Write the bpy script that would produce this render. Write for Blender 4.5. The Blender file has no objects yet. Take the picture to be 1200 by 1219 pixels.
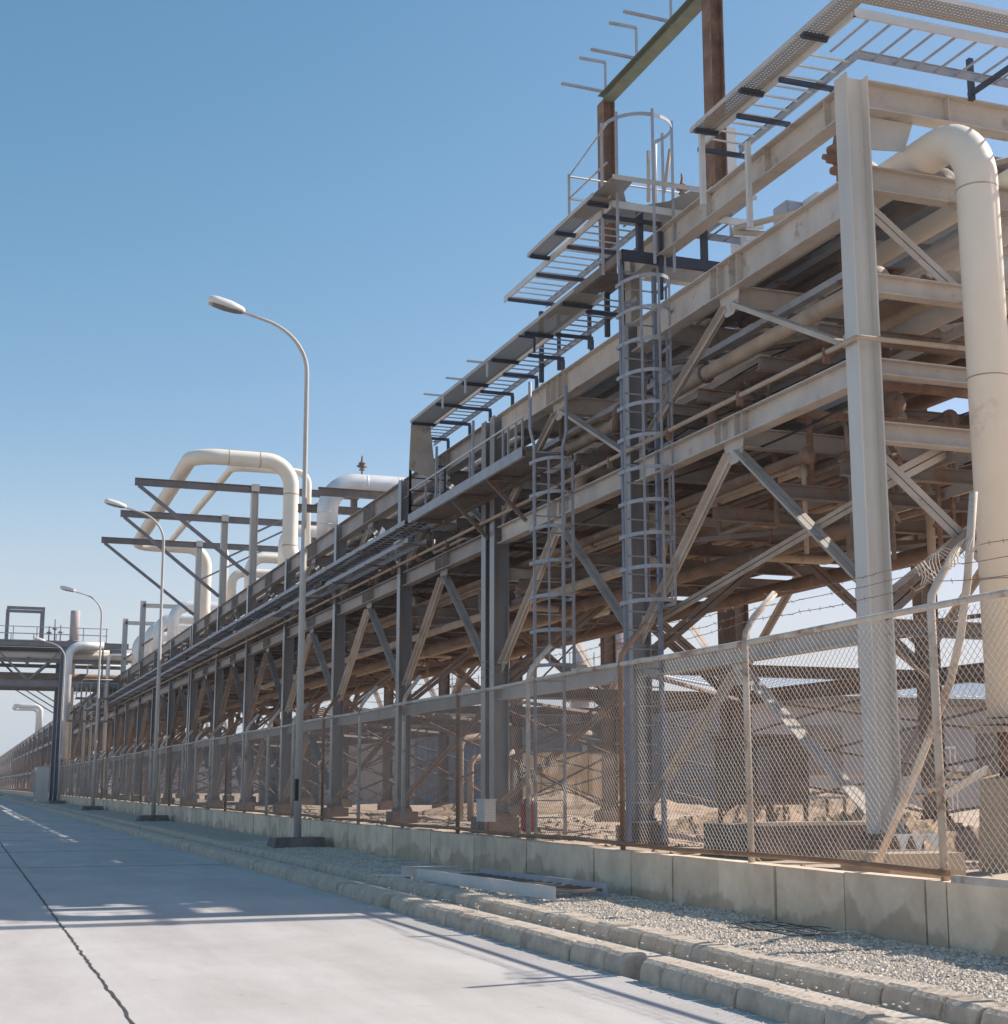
import bpy, math, random
from mathutils import Vector, Matrix
random.seed(7)
R = math.radians
S = bpy.context.scene
col = S.collection

# ------------------------------------------------------------------ camera, world, sun, exposure
F, CX, CY, PW, PH = 1760.0, 600.0, 609.5, 1200.0, 1219.0
EYE = 1.2
PITCH = math.atan((935 - CY) / F)
def _ray(u, v, yaw):
    x, y, z = (u - CX) / F, (CY - v) / F, 1.0
    fy = z * math.cos(PITCH) - y * math.sin(PITCH); up = z * math.sin(PITCH) + y * math.cos(PITCH)
    return Vector((x * math.cos(yaw) + fy * math.sin(yaw), -x * math.sin(yaw) + fy * math.cos(yaw), up))
_r0 = _ray(-50, 935, 0)
YAW = math.atan2(-_r0[0], _r0[1])
cam_d = bpy.data.cameras.new('camera'); cam = bpy.data.objects.new('camera', cam_d); col.objects.link(cam)
cam.location = (0, 0, EYE); cam.rotation_euler = (math.pi / 2 + PITCH, 0, -YAW)
cam_d.sensor_fit = 'HORIZONTAL'; cam_d.sensor_width = 36.0; cam_d.lens = 36.0 * F / PW
cam_d.clip_start = 0.1; cam_d.clip_end = 6000
S.camera = cam
S.render.resolution_x, S.render.resolution_y = 1008, 1024

SUN_EL, SUN_AZ = R(40.5), R(90)         # azimuth clockwise from +Y (the sun stands to the right, over +X)
w = bpy.data.worlds.new('World'); S.world = w; w.use_nodes = True
nt = w.node_tree; nt.nodes.clear()
sky = nt.nodes.new('ShaderNodeTexSky'); sky.sky_type = 'NISHITA'; sky.sun_disc = False
sky.sun_elevation = SUN_EL; sky.sun_rotation = SUN_AZ
sky.air_density = 1.0; sky.dust_density = 0.6; sky.ozone_density = 1.2
bgn = nt.nodes.new('ShaderNodeBackground'); bgn.inputs['Strength'].default_value = 0.093
out = nt.nodes.new('ShaderNodeOutputWorld')
sep = nt.nodes.new('ShaderNodeSeparateColor'); com = nt.nodes.new('ShaderNodeCombineColor')
pw = nt.nodes.new('ShaderNodeMath'); pw.operation = 'POWER'; pw.inputs[1].default_value = 1.5
ml = nt.nodes.new('ShaderNodeMath'); ml.operation = 'MULTIPLY'; ml.inputs[1].default_value = 0.60
nt.links.new(sky.outputs[0], sep.inputs[0]); nt.links.new(sep.outputs[0], pw.inputs[0]); nt.links.new(pw.outputs[0], ml.inputs[0])
nt.links.new(ml.outputs[0], com.inputs[0]); nt.links.new(sep.outputs[1], com.inputs[1]); nt.links.new(sep.outputs[2], com.inputs[2])
lowz = nt.nodes.new('ShaderNodeTexCoord'); sz_ = nt.nodes.new('ShaderNodeSeparateXYZ'); nt.links.new(lowz.outputs['Generated'], sz_.inputs[0])
cmp_ = nt.nodes.new('ShaderNodeMapRange'); cmp_.interpolation_type = 'SMOOTHSTEP'; cmp_.inputs[1].default_value = 0.24; cmp_.inputs[2].default_value = 0.0; nt.links.new(sz_.outputs[2], cmp_.inputs[0])
hz_ = nt.nodes.new('ShaderNodeMixRGB'); hz_.inputs[2].default_value = (4.2, 4.75, 5.15, 1); nt.links.new(cmp_.outputs[0], hz_.inputs[0]); nt.links.new(com.outputs[0], hz_.inputs[1])
nt.links.new(hz_.outputs[0], bgn.inputs[0])
nt.links.new(bgn.outputs[0], out.inputs[0])
sd = bpy.data.lights.new('sun', 'SUN'); sd.energy = 4.0; sd.angle = R(0.5); sd.color = (1.0, 0.93, 0.84)
so = bpy.data.objects.new('sun', sd); col.objects.link(so)
sdir = Vector((math.sin(SUN_AZ) * math.cos(SUN_EL), math.cos(SUN_AZ) * math.cos(SUN_EL), math.sin(SUN_EL)))
so.rotation_euler = sdir.to_track_quat('Z', 'Y').to_euler(); so.location = (60, 0, 60)
S.view_settings.view_transform = 'Standard'; S.view_settings.look = 'None'
S.view_settings.exposure = 0.66; S.view_settings.gamma = 1.0

# ------------------------------------------------------------------ pixel helpers (photo pixels -> world planes)
def ray(u, v): return _ray(u, v, YAW)
def onX(u, v, X): r = ray(u, v); t = X / r[0]; return Vector((X, r[1] * t, EYE + r[2] * t))
def onY(u, v, Y): r = ray(u, v); t = Y / r[1]; return Vector((r[0] * t, Y, EYE + r[2] * t))
def onZ(u, v, Z): r = ray(u, v); t = (Z - EYE) / r[2]; return Vector((r[0] * t, r[1] * t, Z))

# ------------------------------------------------------------------ materials
def nodes(name):
    m = bpy.data.materials.new(name); m.use_nodes = True
    t = m.node_tree; b = t.nodes['Principled BSDF']
    return m, t, b
def mat(name, c1, c2=None, rough=0.7, metal=0.0, scale=3.0, detail=6.0, c3=None, c3amt=0.5, c3scale=6.0, bump=0.0, bscale=40.0, stretch=(1, 1, 1), spec=None, vary=0.0):
    m, t, b = nodes(name)
    L = t.links.new
    tc = t.nodes.new('ShaderNodeTexCoord'); mp = t.nodes.new('ShaderNodeMapping'); mp.inputs['Scale'].default_value = stretch
    gm = t.nodes.new('ShaderNodeNewGeometry')
    L(gm.outputs['Position'], mp.inputs['Vector'])
    n = t.nodes.new('ShaderNodeTexNoise'); n.inputs['Scale'].default_value = scale; n.inputs['Detail'].default_value = detail; n.inputs['Roughness'].default_value = 0.65
    L(mp.outputs[0], n.inputs['Vector'])
    r = t.nodes.new('ShaderNodeValToRGB'); r.color_ramp.elements[0].position = 0.32; r.color_ramp.elements[1].position = 0.68
    c2 = c2 or tuple(x * 0.8 for x in c1)
    r.color_ramp.elements[0].color = (*c2, 1); r.color_ramp.elements[1].color = (*c1, 1)
    L(n.outputs['Fac'], r.inputs['Fac']); cur = r.outputs[0]
    if c3:
        n2 = t.nodes.new('ShaderNodeTexNoise'); n2.inputs['Scale'].default_value = c3scale; n2.inputs['Detail'].default_value = 8; n2.inputs['Roughness'].default_value = 0.7
        L(mp.outputs[0], n2.inputs['Vector'])
        r2 = t.nodes.new('ShaderNodeValToRGB'); r2.color_ramp.elements[0].position = 1 - c3amt - 0.06; r2.color_ramp.elements[1].position = 1 - c3amt + 0.08
        r2.color_ramp.elements[0].color = (0, 0, 0, 1); r2.color_ramp.elements[1].color = (1, 1, 1, 1)
        L(n2.outputs['Fac'], r2.inputs['Fac'])
        mx = t.nodes.new('ShaderNodeMixRGB'); L(r2.outputs[0], mx.inputs[0]); L(cur, mx.inputs[1]); mx.inputs[2].default_value = (*c3, 1)
        cur = mx.outputs[0]
    if vary:
        oi = t.nodes.new('ShaderNodeObjectInfo'); hs = t.nodes.new('ShaderNodeHueSaturation')
        mr = t.nodes.new('ShaderNodeMapRange'); mr.inputs[3].default_value = 1 - vary; mr.inputs[4].default_value = 1 + vary
        L(oi.outputs['Random'], mr.inputs[0]); L(mr.outputs[0], hs.inputs['Value']); L(cur, hs.inputs['Color']); cur = hs.outputs[0]
    L(cur, b.inputs['Base Color'])
    b.inputs['Roughness'].default_value = rough; b.inputs['Metallic'].default_value = metal
    if spec is not None: b.inputs['Specular IOR Level'].default_value = spec
    if bump:
        n3 = t.nodes.new('ShaderNodeTexNoise'); n3.inputs['Scale'].default_value = bscale; n3.inputs['Detail'].default_value = 6
        L(gm.outputs['Position'], n3.inputs['Vector'])
        bp = t.nodes.new('ShaderNodeBump'); bp.inputs['Strength'].default_value = bump; bp.inputs['Distance'].default_value = 0.02
        L(n3.outputs['Fac'], bp.inputs['Height']); L(bp.outputs[0], b.inputs['Normal'])
    return m
M = {}
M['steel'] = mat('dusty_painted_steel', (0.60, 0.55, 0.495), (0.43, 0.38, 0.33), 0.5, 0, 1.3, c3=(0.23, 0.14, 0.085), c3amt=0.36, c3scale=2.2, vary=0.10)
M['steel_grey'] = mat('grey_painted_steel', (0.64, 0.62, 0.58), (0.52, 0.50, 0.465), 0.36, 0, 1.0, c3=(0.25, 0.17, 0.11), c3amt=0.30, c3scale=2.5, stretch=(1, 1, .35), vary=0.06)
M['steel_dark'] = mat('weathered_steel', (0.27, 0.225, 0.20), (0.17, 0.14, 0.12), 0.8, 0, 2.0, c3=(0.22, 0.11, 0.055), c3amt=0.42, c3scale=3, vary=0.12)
M['galv'] = mat('galvanised_steel', (0.42, 0.44, 0.48), (0.32, 0.335, 0.37), 0.6, 0.05, 4.0, c3=(0.30, 0.22, 0.16), c3amt=0.30, c3scale=3)
M['galv_light'] = mat('pale_galvanised_steel', (0.70, 0.70, 0.68), (0.60, 0.60, 0.58), 0.5, 0.1, 3.0, c3=(0.42, 0.34, 0.26), c3amt=0.28)
M['galv_blue'] = mat('blue_grey_galvanised', (0.24, 0.27, 0.345), (0.18, 0.205, 0.27), 0.6, 0.05, 4.0, c3=(0.27, 0.22, 0.19), c3amt=0.30, c3scale=3)
M['steel_cool'] = mat('cool_grey_steel', (0.235, 0.225, 0.235), (0.16, 0.15, 0.155), 0.6, 0, 2.0, c3=(0.2, 0.14, 0.11), c3amt=0.34, c3scale=3, vary=.06)
M['steel_far'] = mat('brown_grey_dusty_steel', (0.36, 0.315, 0.285), (0.23, 0.195, 0.175), 0.45, 0, 1.5, c3=(0.22, 0.14, 0.10), c3amt=0.38, c3scale=2.2, vary=0.12)
M['column_far'] = mat('column_paint', (0.33, 0.32, 0.318), (0.24, 0.23, 0.23), 0.24, 0, 1.2, c3=(0.25, 0.18, 0.14), c3amt=0.34, c3scale=2.5, stretch=(1, 1, .3), vary=.08)
M['blue'] = mat('blue_black_steel', (0.055, 0.065, 0.095), (0.04, 0.045, 0.07), 0.5, 0.1, 5.0)
M['rust'] = mat('rusty_steel', (0.31, 0.185, 0.125), (0.16, 0.085, 0.055), 0.85, 0, 3.0, c3=(0.38, 0.25, 0.16), c3amt=0.35, bump=.2)
M['greenrust'] = mat('green_patina_steel', (0.23, 0.27, 0.19), (0.16, 0.19, 0.14), 0.85, 0, 3.0, c3=(0.30, 0.18, 0.10), c3amt=0.42, c3scale=5)
M['cream'] = mat('cream_pipe_paint', (0.84, 0.77, 0.66), (0.79, 0.71, 0.59), 0.55, 0, 1.5, c3=(0.55, 0.46, 0.34), c3amt=0.30, c3scale=1.2, bump=.06, bscale=4)
M['cream_dusty'] = mat('dusty_cream_pipe', (0.56, 0.46, 0.36), (0.36, 0.27, 0.20), 0.75, 0, 2.0, c3=(0.30, 0.19, 0.11), c3amt=0.38, c3scale=2)
M['brown'] = mat('brown_pipe', (0.28, 0.185, 0.125), (0.15, 0.10, 0.07), 0.8, 0, 1.6, c3=(0.40, 0.29, 0.19), c3amt=0.36, c3scale=2.5)
M['silver'] = mat('silver_cladding', (0.86, 0.85, 0.83), (0.70, 0.69, 0.68), 0.5, 0.35, 2.0, c3=(0.62, 0.55, 0.45), c3amt=0.32, bump=.12, bscale=3)
M['white'] = mat('white_paint', (0.80, 0.79, 0.76), (0.72, 0.70, 0.66), 0.5)
M['glass'] = mat('lamp_glass', (0.25, 0.24, 0.24), (0.2, 0.19, 0.19), 0.2)
M['pole'] = mat('lamp_pole_paint', (0.60, 0.565, 0.53), (0.50, 0.465, 0.43), 0.6, 0, 2.0, c3=(0.32, 0.25, 0.19), c3amt=0.30)
M['fence'] = mat('fence_tube', (0.66, 0.59, 0.51), (0.50, 0.43, 0.36), 0.7, 0, 4.0, c3=(0.24, 0.13, 0.075), c3amt=0.42, c3scale=3)
M['fence_rust'] = mat('rusty_fence_rail', (0.34, 0.21, 0.13), (0.23, 0.13, 0.08), 0.8, 0, 4.0, c3=(0.5, 0.42, 0.33), c3amt=0.35)
M['wire'] = mat('fence_wire', (0.52, 0.475, 0.43), (0.37, 0.325, 0.29), 0.6, 0.2, 3.0)
M['black'] = mat('black_rubber', (0.03, 0.03, 0.032), (0.02, 0.02, 0.02), 0.6)
M['cable_w'] = mat('pale_cable', (0.55, 0.55, 0.53), (0.3, 0.3, 0.3), 0.6, scale=8)
M['concrete_dark'] = mat('old_dark_concrete', (0.26, 0.215, 0.185), (0.12, 0.10, 0.088), 0.95, 0, 5.0, bump=.5, bscale=18)
M['pedestal'] = mat('cream_concrete', (0.55, 0.43, 0.30), (0.44, 0.33, 0.23), 0.9, 0, 3.0, bump=.3, bscale=20)
M['footing'] = mat('brown_footing', (0.27, 0.195, 0.15), (0.18, 0.13, 0.10), 0.95, 0, 4.0, bump=.3, bscale=20)
M['kerb'] = mat('kerb_concrete', (0.62, 0.52, 0.41), (0.44, 0.36, 0.285), 0.95, 0, 7.0, c3=(0.30, 0.24, 0.195), c3amt=0.40, c3scale=2, bump=.5, bscale=35)
M['mortar'] = mat('pale_mortar', (0.64, 0.56, 0.465), (0.48, 0.41, 0.34), 0.95, 0, 5.0, bump=.3, bscale=30)
M['gravel'] = mat('gravel_bed', (0.60, 0.51, 0.42), (0.32, 0.26, 0.21), 0.95, 0, 28.0, c3=(0.62, 0.57, 0.52), c3amt=0.42, c3scale=45, bump=1.0, bscale=60)
M['stone'] = mat('gravel_stone', (0.86, 0.75, 0.62), (0.44, 0.36, 0.29), 0.9, 0, 22.0, detail=2)
M['sand'] = mat('sandy_ground', (0.56, 0.44, 0.33), (0.42, 0.315, 0.225), 0.95, 0, 0.7, c3=(0.34, 0.25, 0.18), c3amt=0.40, c3scale=2.2, bump=.8, bscale=8)
M['soil'] = mat('loose_soil', (0.45, 0.33, 0.225), (0.27, 0.19, 0.13), 0.95, 0, 4.0, bump=1.0, bscale=14)
M['greywall'] = mat('grey_sheet_wall', (0.40, 0.37, 0.365), (0.33, 0.305, 0.30), 0.8, 0, 0.6, stretch=(3, 3, .5))
M['roofwhite'] = mat('pale_roof_sheet', (0.78, 0.80, 0.82), (0.70, 0.72, 0.75), 0.5, 0.0, 0.5)
M['ochre'] = mat('ochre_wall', (0.60, 0.42, 0.25), (0.50, 0.34, 0.20), 0.9, 0, 0.6, stretch=(3, 3, .5))
M['door'] = mat('blue_grey_door', (0.22, 0.26, 0.32), (0.17, 0.2, 0.26), 0.6)
M['pink'] = mat('faded_red_band', (0.45, 0.16, 0.2), None, 0.7)
M['teal'] = mat('grey_teal_band', (0.18, 0.28, 0.31), None, 0.7)
M['red'] = mat('red_plastic', (0.5, 0.07, 0.06), None, 0.6)
M['tower'] = mat('pale_tower', (0.50, 0.44, 0.43), (0.40, 0.35, 0.34), 0.8)
M['crack'] = mat('tar_joint', (0.075, 0.062, 0.055), (0.04, 0.035, 0.03), 0.9, 0, 12.0)

def perforated():
    m, t, b = nodes('perforated_sheet'); L = t.links.new
    b.inputs['Base Color'].default_value = (0.36, 0.33, 0.29, 1); b.inputs['Roughness'].default_value = 0.65
    g = t.nodes.new('ShaderNodeNewGeometry')
    sc = t.nodes.new('ShaderNodeVectorMath'); sc.operation = 'SCALE'; sc.inputs['Scale'].default_value = 1 / 0.055
    L(g.outputs['Position'], sc.inputs[0])
    fr = t.nodes.new('ShaderNodeVectorMath'); fr.operation = 'FRACTION'; L(sc.outputs[0], fr.inputs[0])
    sb = t.nodes.new('ShaderNodeVectorMath'); sb.operation = 'SUBTRACT'; sb.inputs[1].default_value = (.5, .5, .5); L(fr.outputs[0], sb.inputs[0])
    sp = t.nodes.new('ShaderNodeSeparateXYZ'); L(sb.outputs[0], sp.inputs[0])
    def ma(op, a, bb=None):
        n = t.nodes.new('ShaderNodeMath'); n.operation = op
        for i, x in enumerate((a, bb)):
            if x is None: continue
            if isinstance(x, (int, float)): n.inputs[i].default_value = x
            else: L(x, n.inputs[i])
        return n.outputs[0]
    d = ma('SQRT', ma('ADD', ma('MULTIPLY', sp.outputs[0], sp.outputs[0]), ma('MULTIPLY', sp.outputs[1], sp.outputs[1])))
    hole = ma('LESS_THAN', d, 0.24)
    nz = t.nodes.new('ShaderNodeSeparateXYZ'); L(g.outputs['Normal'], nz.inputs[0])
    flat = ma('GREATER_THAN', ma('ABSOLUTE', nz.outputs[2]), 0.7)
    L(ma('SUBTRACT', 1.0, ma('MULTIPLY', hole, flat)), b.inputs['Alpha'])
    return m
M['perf'] = perforated()

def slab_material():
    m, t, b = nodes('road_concrete'); L = t.links.new
    g = t.nodes.new('ShaderNodeNewGeometry')
    def noise(scale, detail, vec=None, rough=.6):
        n = t.nodes.new('ShaderNodeTexNoise'); n.inputs['Scale'].default_value = scale; n.inputs['Detail'].default_value = detail; n.inputs['Roughness'].default_value = rough
        L(vec or g.outputs['Position'], n.inputs['Vector']); return n.outputs['Fac']
    mp = t.nodes.new('ShaderNodeMapping'); mp.inputs['Scale'].default_value = (1.2, .22, 1); L(g.outputs['Position'], mp.inputs['Vector'])
    mp2 = t.nodes.new('ShaderNodeMapping'); mp2.inputs['Scale'].default_value = (.5, 9, 1); L(g.outputs['Position'], mp2.inputs['Vector'])
    def ramp(f, a, b_, ca, cb):
        r = t.nodes.new('ShaderNodeValToRGB'); r.color_ramp.elements[0].position = a; r.color_ramp.elements[1].position = b_
        r.color_ramp.elements[0].color = (*ca, 1); r.color_ramp.elements[1].color = (*cb, 1); L(f, r.inputs['Fac']); return r.outputs[0]
    def mul(a, b_, fac=1.0, mode='MULTIPLY'):
        x = t.nodes.new('ShaderNodeMixRGB'); x.blend_type = mode; x.inputs[0].default_value = fac; L(a, x.inputs[1]); L(b_, x.inputs[2]); return x.outputs[0]
    base = ramp(noise(.55, 8), .3, .7, (0.52, 0.485, 0.46), (0.62, 0.585, 0.56))
    streak = ramp(noise(1.2, 8, mp.outputs[0], .7), .35, .7, (.78, .77, .76), (1, 1, 1))
    broom = ramp(noise(6, 5, mp2.outputs[0], .7), .3, .7, (.93, .93, .93), (1, 1, 1))
    fine = ramp(noise(60, 4), .3, .7, (.90, .90, .90), (1, 1, 1))
    spots = ramp(noise(7, 3), .26, .33, (.80, .79, .78), (1, 1, 1))
    c = mul(mul(mul(mul(base, streak), broom), fine), spots)
    L(c, b.inputs['Base Color']); b.inputs['Roughness'].default_value = .85
    bp = t.nodes.new('ShaderNodeBump'); bp.inputs['Strength'].default_value = .25; bp.inputs['Distance'].default_value = .01
    L(noise(90, 4), bp.inputs['Height']); L(bp.outputs[0], b.inputs['Normal'])
    return m
M['road'] = slab_material()

def wall_material():
    m, t, b = nodes('stained_wall_concrete'); L = t.links.new
    g = t.nodes.new('ShaderNodeNewGeometry')
    sp = t.nodes.new('ShaderNodeSeparateXYZ'); L(g.outputs['Position'], sp.inputs[0])
    n = t.nodes.new('ShaderNodeTexNoise'); n.inputs['Scale'].default_value = 2.2; n.inputs['Detail'].default_value = 9; n.inputs['Roughness'].default_value = .65; L(g.outputs['Position'], n.inputs['Vector'])
    r = t.nodes.new('ShaderNodeValToRGB'); r.color_ramp.elements[0].position = .3; r.color_ramp.elements[1].position = .7
    r.color_ramp.elements[0].color = (.60, .46, .33, 1); r.color_ramp.elements[1].color = (.88, .72, .545, 1); L(n.outputs['Fac'], r.inputs['Fac'])
    n2 = t.nodes.new('ShaderNodeTexNoise'); n2.inputs['Scale'].default_value = 1.7; n2.inputs['Detail'].default_value = 5; L(g.outputs['Position'], n2.inputs['Vector'])
    # damp stain rising unevenly from the gravel
    a = t.nodes.new('ShaderNodeMath'); a.operation = 'MULTIPLY_ADD'; a.inputs[1].default_value = 1.0; a.inputs[2].default_value = -.30; L(n2.outputs['Fac'], a.inputs[0])
    s = t.nodes.new('ShaderNodeMath'); s.operation = 'SUBTRACT'; L(a.outputs[0], s.inputs[0]); L(sp.outputs[2], s.inputs[1])
    mr = t.nodes.new('ShaderNodeMapRange'); mr.inputs[1].default_value = -.03; mr.inputs[2].default_value = .04; L(s.outputs[0], mr.inputs[0])
    mx = t.nodes.new('ShaderNodeMixRGB'); mx.blend_type = 'MULTIPLY'; mf = t.nodes.new('ShaderNodeMath'); mf.operation = 'MULTIPLY'; mf.inputs[1].default_value = .55
    L(mr.outputs[0], mf.inputs[0]); L(mf.outputs[0], mx.inputs[0]); L(r.outputs[0], mx.inputs[1]); mx.inputs[2].default_value = (.55, .48, .42, 1)
    oi = t.nodes.new('ShaderNodeObjectInfo'); hs = t.nodes.new('ShaderNodeHueSaturation'); m2 = t.nodes.new('ShaderNodeMapRange'); m2.inputs[3].default_value = .88; m2.inputs[4].default_value = 1.08
    L(oi.outputs['Random'], m2.inputs[0]); L(m2.outputs[0], hs.inputs['Value']); L(mx.outputs[0], hs.inputs['Color']); L(hs.outputs[0], b.inputs['Base Color'])
    b.inputs['Roughness'].default_value = .95
    n3 = t.nodes.new('ShaderNodeTexNoise'); n3.inputs['Scale'].default_value = 30; n3.inputs['Detail'].default_value = 6; L(g.outputs['Position'], n3.inputs['Vector'])
    bp = t.nodes.new('ShaderNodeBump'); bp.inputs['Strength'].default_value = .4; bp.inputs['Distance'].default_value = .02; L(n3.outputs['Fac'], bp.inputs['Height']); L(bp.outputs[0], b.inputs['Normal'])
    return m
M['wall'] = wall_material()

# ------------------------------------------------------------------ mesh builder
def frame(d, up):
    d = Vector(d).normalized(); up = Vector(up)
    s = d.cross(up)
    if s.length < 1e-5: s = d.cross(Vector((0, 1, 0)))
    s.normalize(); u = s.cross(d).normalized()
    return s, u
class MB:
    def __init__(self): self.v = []; self.f = []; self.sm = []
    def quadbox(self, P8):
        n = len(self.v); self.v += [Vector(p) for p in P8]
        for q in ((0, 3, 2, 1), (4, 5, 6, 7), (0, 1, 5, 4), (1, 2, 6, 5), (2, 3, 7, 6), (3, 0, 4, 7)): self.f.append(tuple(n + i for i in q)); self.sm.append(False)
        return self
    def box(self, x0, x1, y0, y1, z0, z1):
        return self.quadbox([(x0, y0, z0), (x1, y0, z0), (x1, y1, z0), (x0, y1, z0), (x0, y0, z1), (x1, y0, z1), (x1, y1, z1), (x0, y1, z1)])
    def extrude(self, prof, p, q, up=(0, 0, 1)):
        p, q = Vector(p), Vector(q); s, u = frame(q - p, up)
        n = len(self.v); k = len(prof)
        for c in (p, q):
            for a, b in prof: self.v.append(c + s * a + u * b)
        for i in range(k):
            j = (i + 1) % k; self.f.append((n + i, n + j, n + k + j, n + k + i)); self.sm.append(False)
        self.f.append(tuple(n + i for i in reversed(range(k)))); self.f.append(tuple(n + k + i for i in range(k))); self.sm += [False, False]
        return self
    def bar(self, p, q, w, h, up=(0, 0, 1)):
        a, b = w / 2, h / 2
        return self.extrude([(-a, -b), (a, -b), (a, b), (-a, b)], p, q, up)
    def ibeam(self, p, q, d, w, tf=.02, tw=.012, up=(0, 0, 1)):
        a, b, t = w / 2, d / 2, tw / 2
        return self.extrude([(-a, -b), (a, -b), (a, -b + tf), (t, -b + tf), (t, b - tf), (a, b - tf), (a, b), (-a, b), (-a, b - tf), (-t, b - tf), (-t, -b + tf), (-a, -b + tf)], p, q, up)
    def channel(self, p, q, d, w, t=.012, up=(0, 0, 1), flip=1):
        b = d / 2; f = flip
        pr = [(0, -b), (f * w, -b), (f * w, -b + t), (f * t, -b + t), (f * t, b - t), (f * w, b - t), (f * w, b), (0, b)]
        if flip < 0: pr = pr[::-1]
        return self.extrude(pr, p, q, up)
    def angle(self, p, q, a, t=.012, up=(0, 0, 1), flip=1, b=None):
        b = b or a; f = flip
        pr = [(0, 0), (f * a, 0), (f * a, t), (f * t, t), (f * t, b), (0, b)]
        if flip < 0: pr = pr[::-1]
        return self.extrude(pr, p, q, up)
    def double_angle(self, p, q, a, up, t=.012, gap=.02):
        s, u = frame(Vector(q) - Vector(p), up)
        for f in (1, -1):
            o = s * (gap / 2 * f); self.angle(Vector(p) + o, Vector(q) + o, a, t, up, f)
        return self
    def tube(self, pts, r, n=10, caps=True):
        pts = [Vector(p) for p in pts]; rs = r if isinstance(r, (list, tuple)) else [r] * len(pts)
        base = len(self.v); prev = None
        for i, p in enumerate(pts):
            d = (pts[min(i + 1, len(pts) - 1)] - pts[max(i - 1, 0)]).normalized()
            if prev is None: s, u = frame(d, (0, 0, 1) if abs(d.z) < .9 else (0, 1, 0))
            else:
                s = prev - d * prev.dot(d); s.normalize(); u = s.cross(d).normalized()
            prev = s
            for k in range(n):
                a = 2 * math.pi * k / n; self.v.append(p + s * (math.cos(a) * rs[i]) + u * (math.sin(a) * rs[i]))
        for i in range(len(pts) - 1):
            for k in range(n):
                a, b = base + i * n + k, base + i * n + (k + 1) % n
                self.f.append((a, b, b + n, a + n)); self.sm.append(n > 4)
        if caps:
            self.f.append(tuple(base + k for k in reversed(range(n)))); e = base + (len(pts) - 1) * n
            self.f.append(tuple(e + k for k in range(n))); self.sm += [False, False]
        return self
    def pipe(self, pts, r, bend, n=14, seg=7):
        pts = [Vector(p) for p in pts]; o = [pts[0]]
        for i in range(1, len(pts) - 1):
            a, b, c = pts[i - 1], pts[i], pts[i + 1]; d1, d2 = (a - b).normalized(), (c - b).normalized()
            th = d1.angle(d2); tl = min(bend / math.tan(th / 2), (a - b).length * .49, (c - b).length * .49); rad = tl * math.tan(th / 2)
            cen = b + (d1 + d2).normalized() * (rad / math.sin(th / 2)); p1, p2 = b + d1 * tl, b + d2 * tl
            v1, v2 = p1 - cen, p2 - cen; tot = v1.angle(v2)
            for k in range(seg + 1):
                t = k / seg; sa = math.sin(tot)
                o.append(cen + v1 * (math.sin((1 - t) * tot) / sa) + v2 * (math.sin(t * tot) / sa))
        o.append(pts[-1]); return self.tube(o, r, n)
    def lathe(self, c, prof, n=16, axis='z'):
        c = Vector(c); base = len(self.v)
        for r, h in prof:
            for k in range(n):
                a = 2 * math.pi * k / n; x, y = r * math.cos(a), r * math.sin(a)
                self.v.append(c + (Vector((x, y, h)) if axis == 'z' else Vector((h, x, y)) if axis == 'x' else Vector((x, h, y))))
        for i in range(len(prof) - 1):
            for k in range(n):
                a, b = base + i * n + k, base + i * n + (k + 1) % n; q = (a, b, b + n, a + n)
                self.f.append(q if axis != 'y' else q[::-1]); self.sm.append(True)
        e = base + (len(prof) - 1) * n
        self.f.append(tuple(base + k for k in reversed(range(n)))); self.f.append(tuple(e + k for k in range(n))); self.sm += [False, False]
        return self
    def prism(self, poly, thick, axis='x'):
        """poly: list of 3D points (planar), thickness vector."""
        t = Vector(thick); n = len(self.v); k = len(poly)
        for p in poly: self.v.append(Vector(p) - t / 2)
        for p in poly: self.v.append(Vector(p) + t / 2)
        for i in range(k):
            j = (i + 1) % k; self.f.append((n + i, n + j, n + k + j, n + k + i)); self.sm.append(False)
        self.f.append(tuple(n + i for i in reversed(range(k)))); self.f.append(tuple(n + k + i for i in range(k))); self.sm += [False, False]
        return self
    def build(self, name, m, parent=None, loc=None):
        o_ = Vector((0, 0, 0)); p = parent
        while p is not None: o_ += p.location; p = p.parent
        if parent is None:
            if loc is None:
                xs = [v.x for v in self.v]; ys = [v.y for v in self.v]; loc = ((min(xs) + max(xs)) / 2, (min(ys) + max(ys)) / 2, min(v.z for v in self.v))
            o_ = Vector(loc)
        me = bpy.data.meshes.new(name); me.from_pydata([v - o_ for v in self.v], [], self.f); me.update()
        me.polygons.foreach_set('use_smooth', self.sm)
        me.materials.append(M[m] if isinstance(m, str) else m)
        ob = bpy.data.objects.new(name, me); col.objects.link(ob)
        if parent is not None: ob.parent = parent
        else: ob.location = o_
        return ob
def thing(name, label, cat, loc=(0, 0, 0), group=None):
    o = bpy.data.objects.new(name, None); o.empty_display_size = .3; col.objects.link(o); o.location = loc
    return tag(o, label, cat, group)
def tag(o, label=None, cat=None, group=None, kind=None):
    if label: o['label'] = label
    if cat: o['category'] = cat
    if group: o['group'] = group
    if kind: o['kind'] = kind
    return o
def struct(name, mb, m): return tag(mb.build(name, m), kind='structure')

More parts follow.
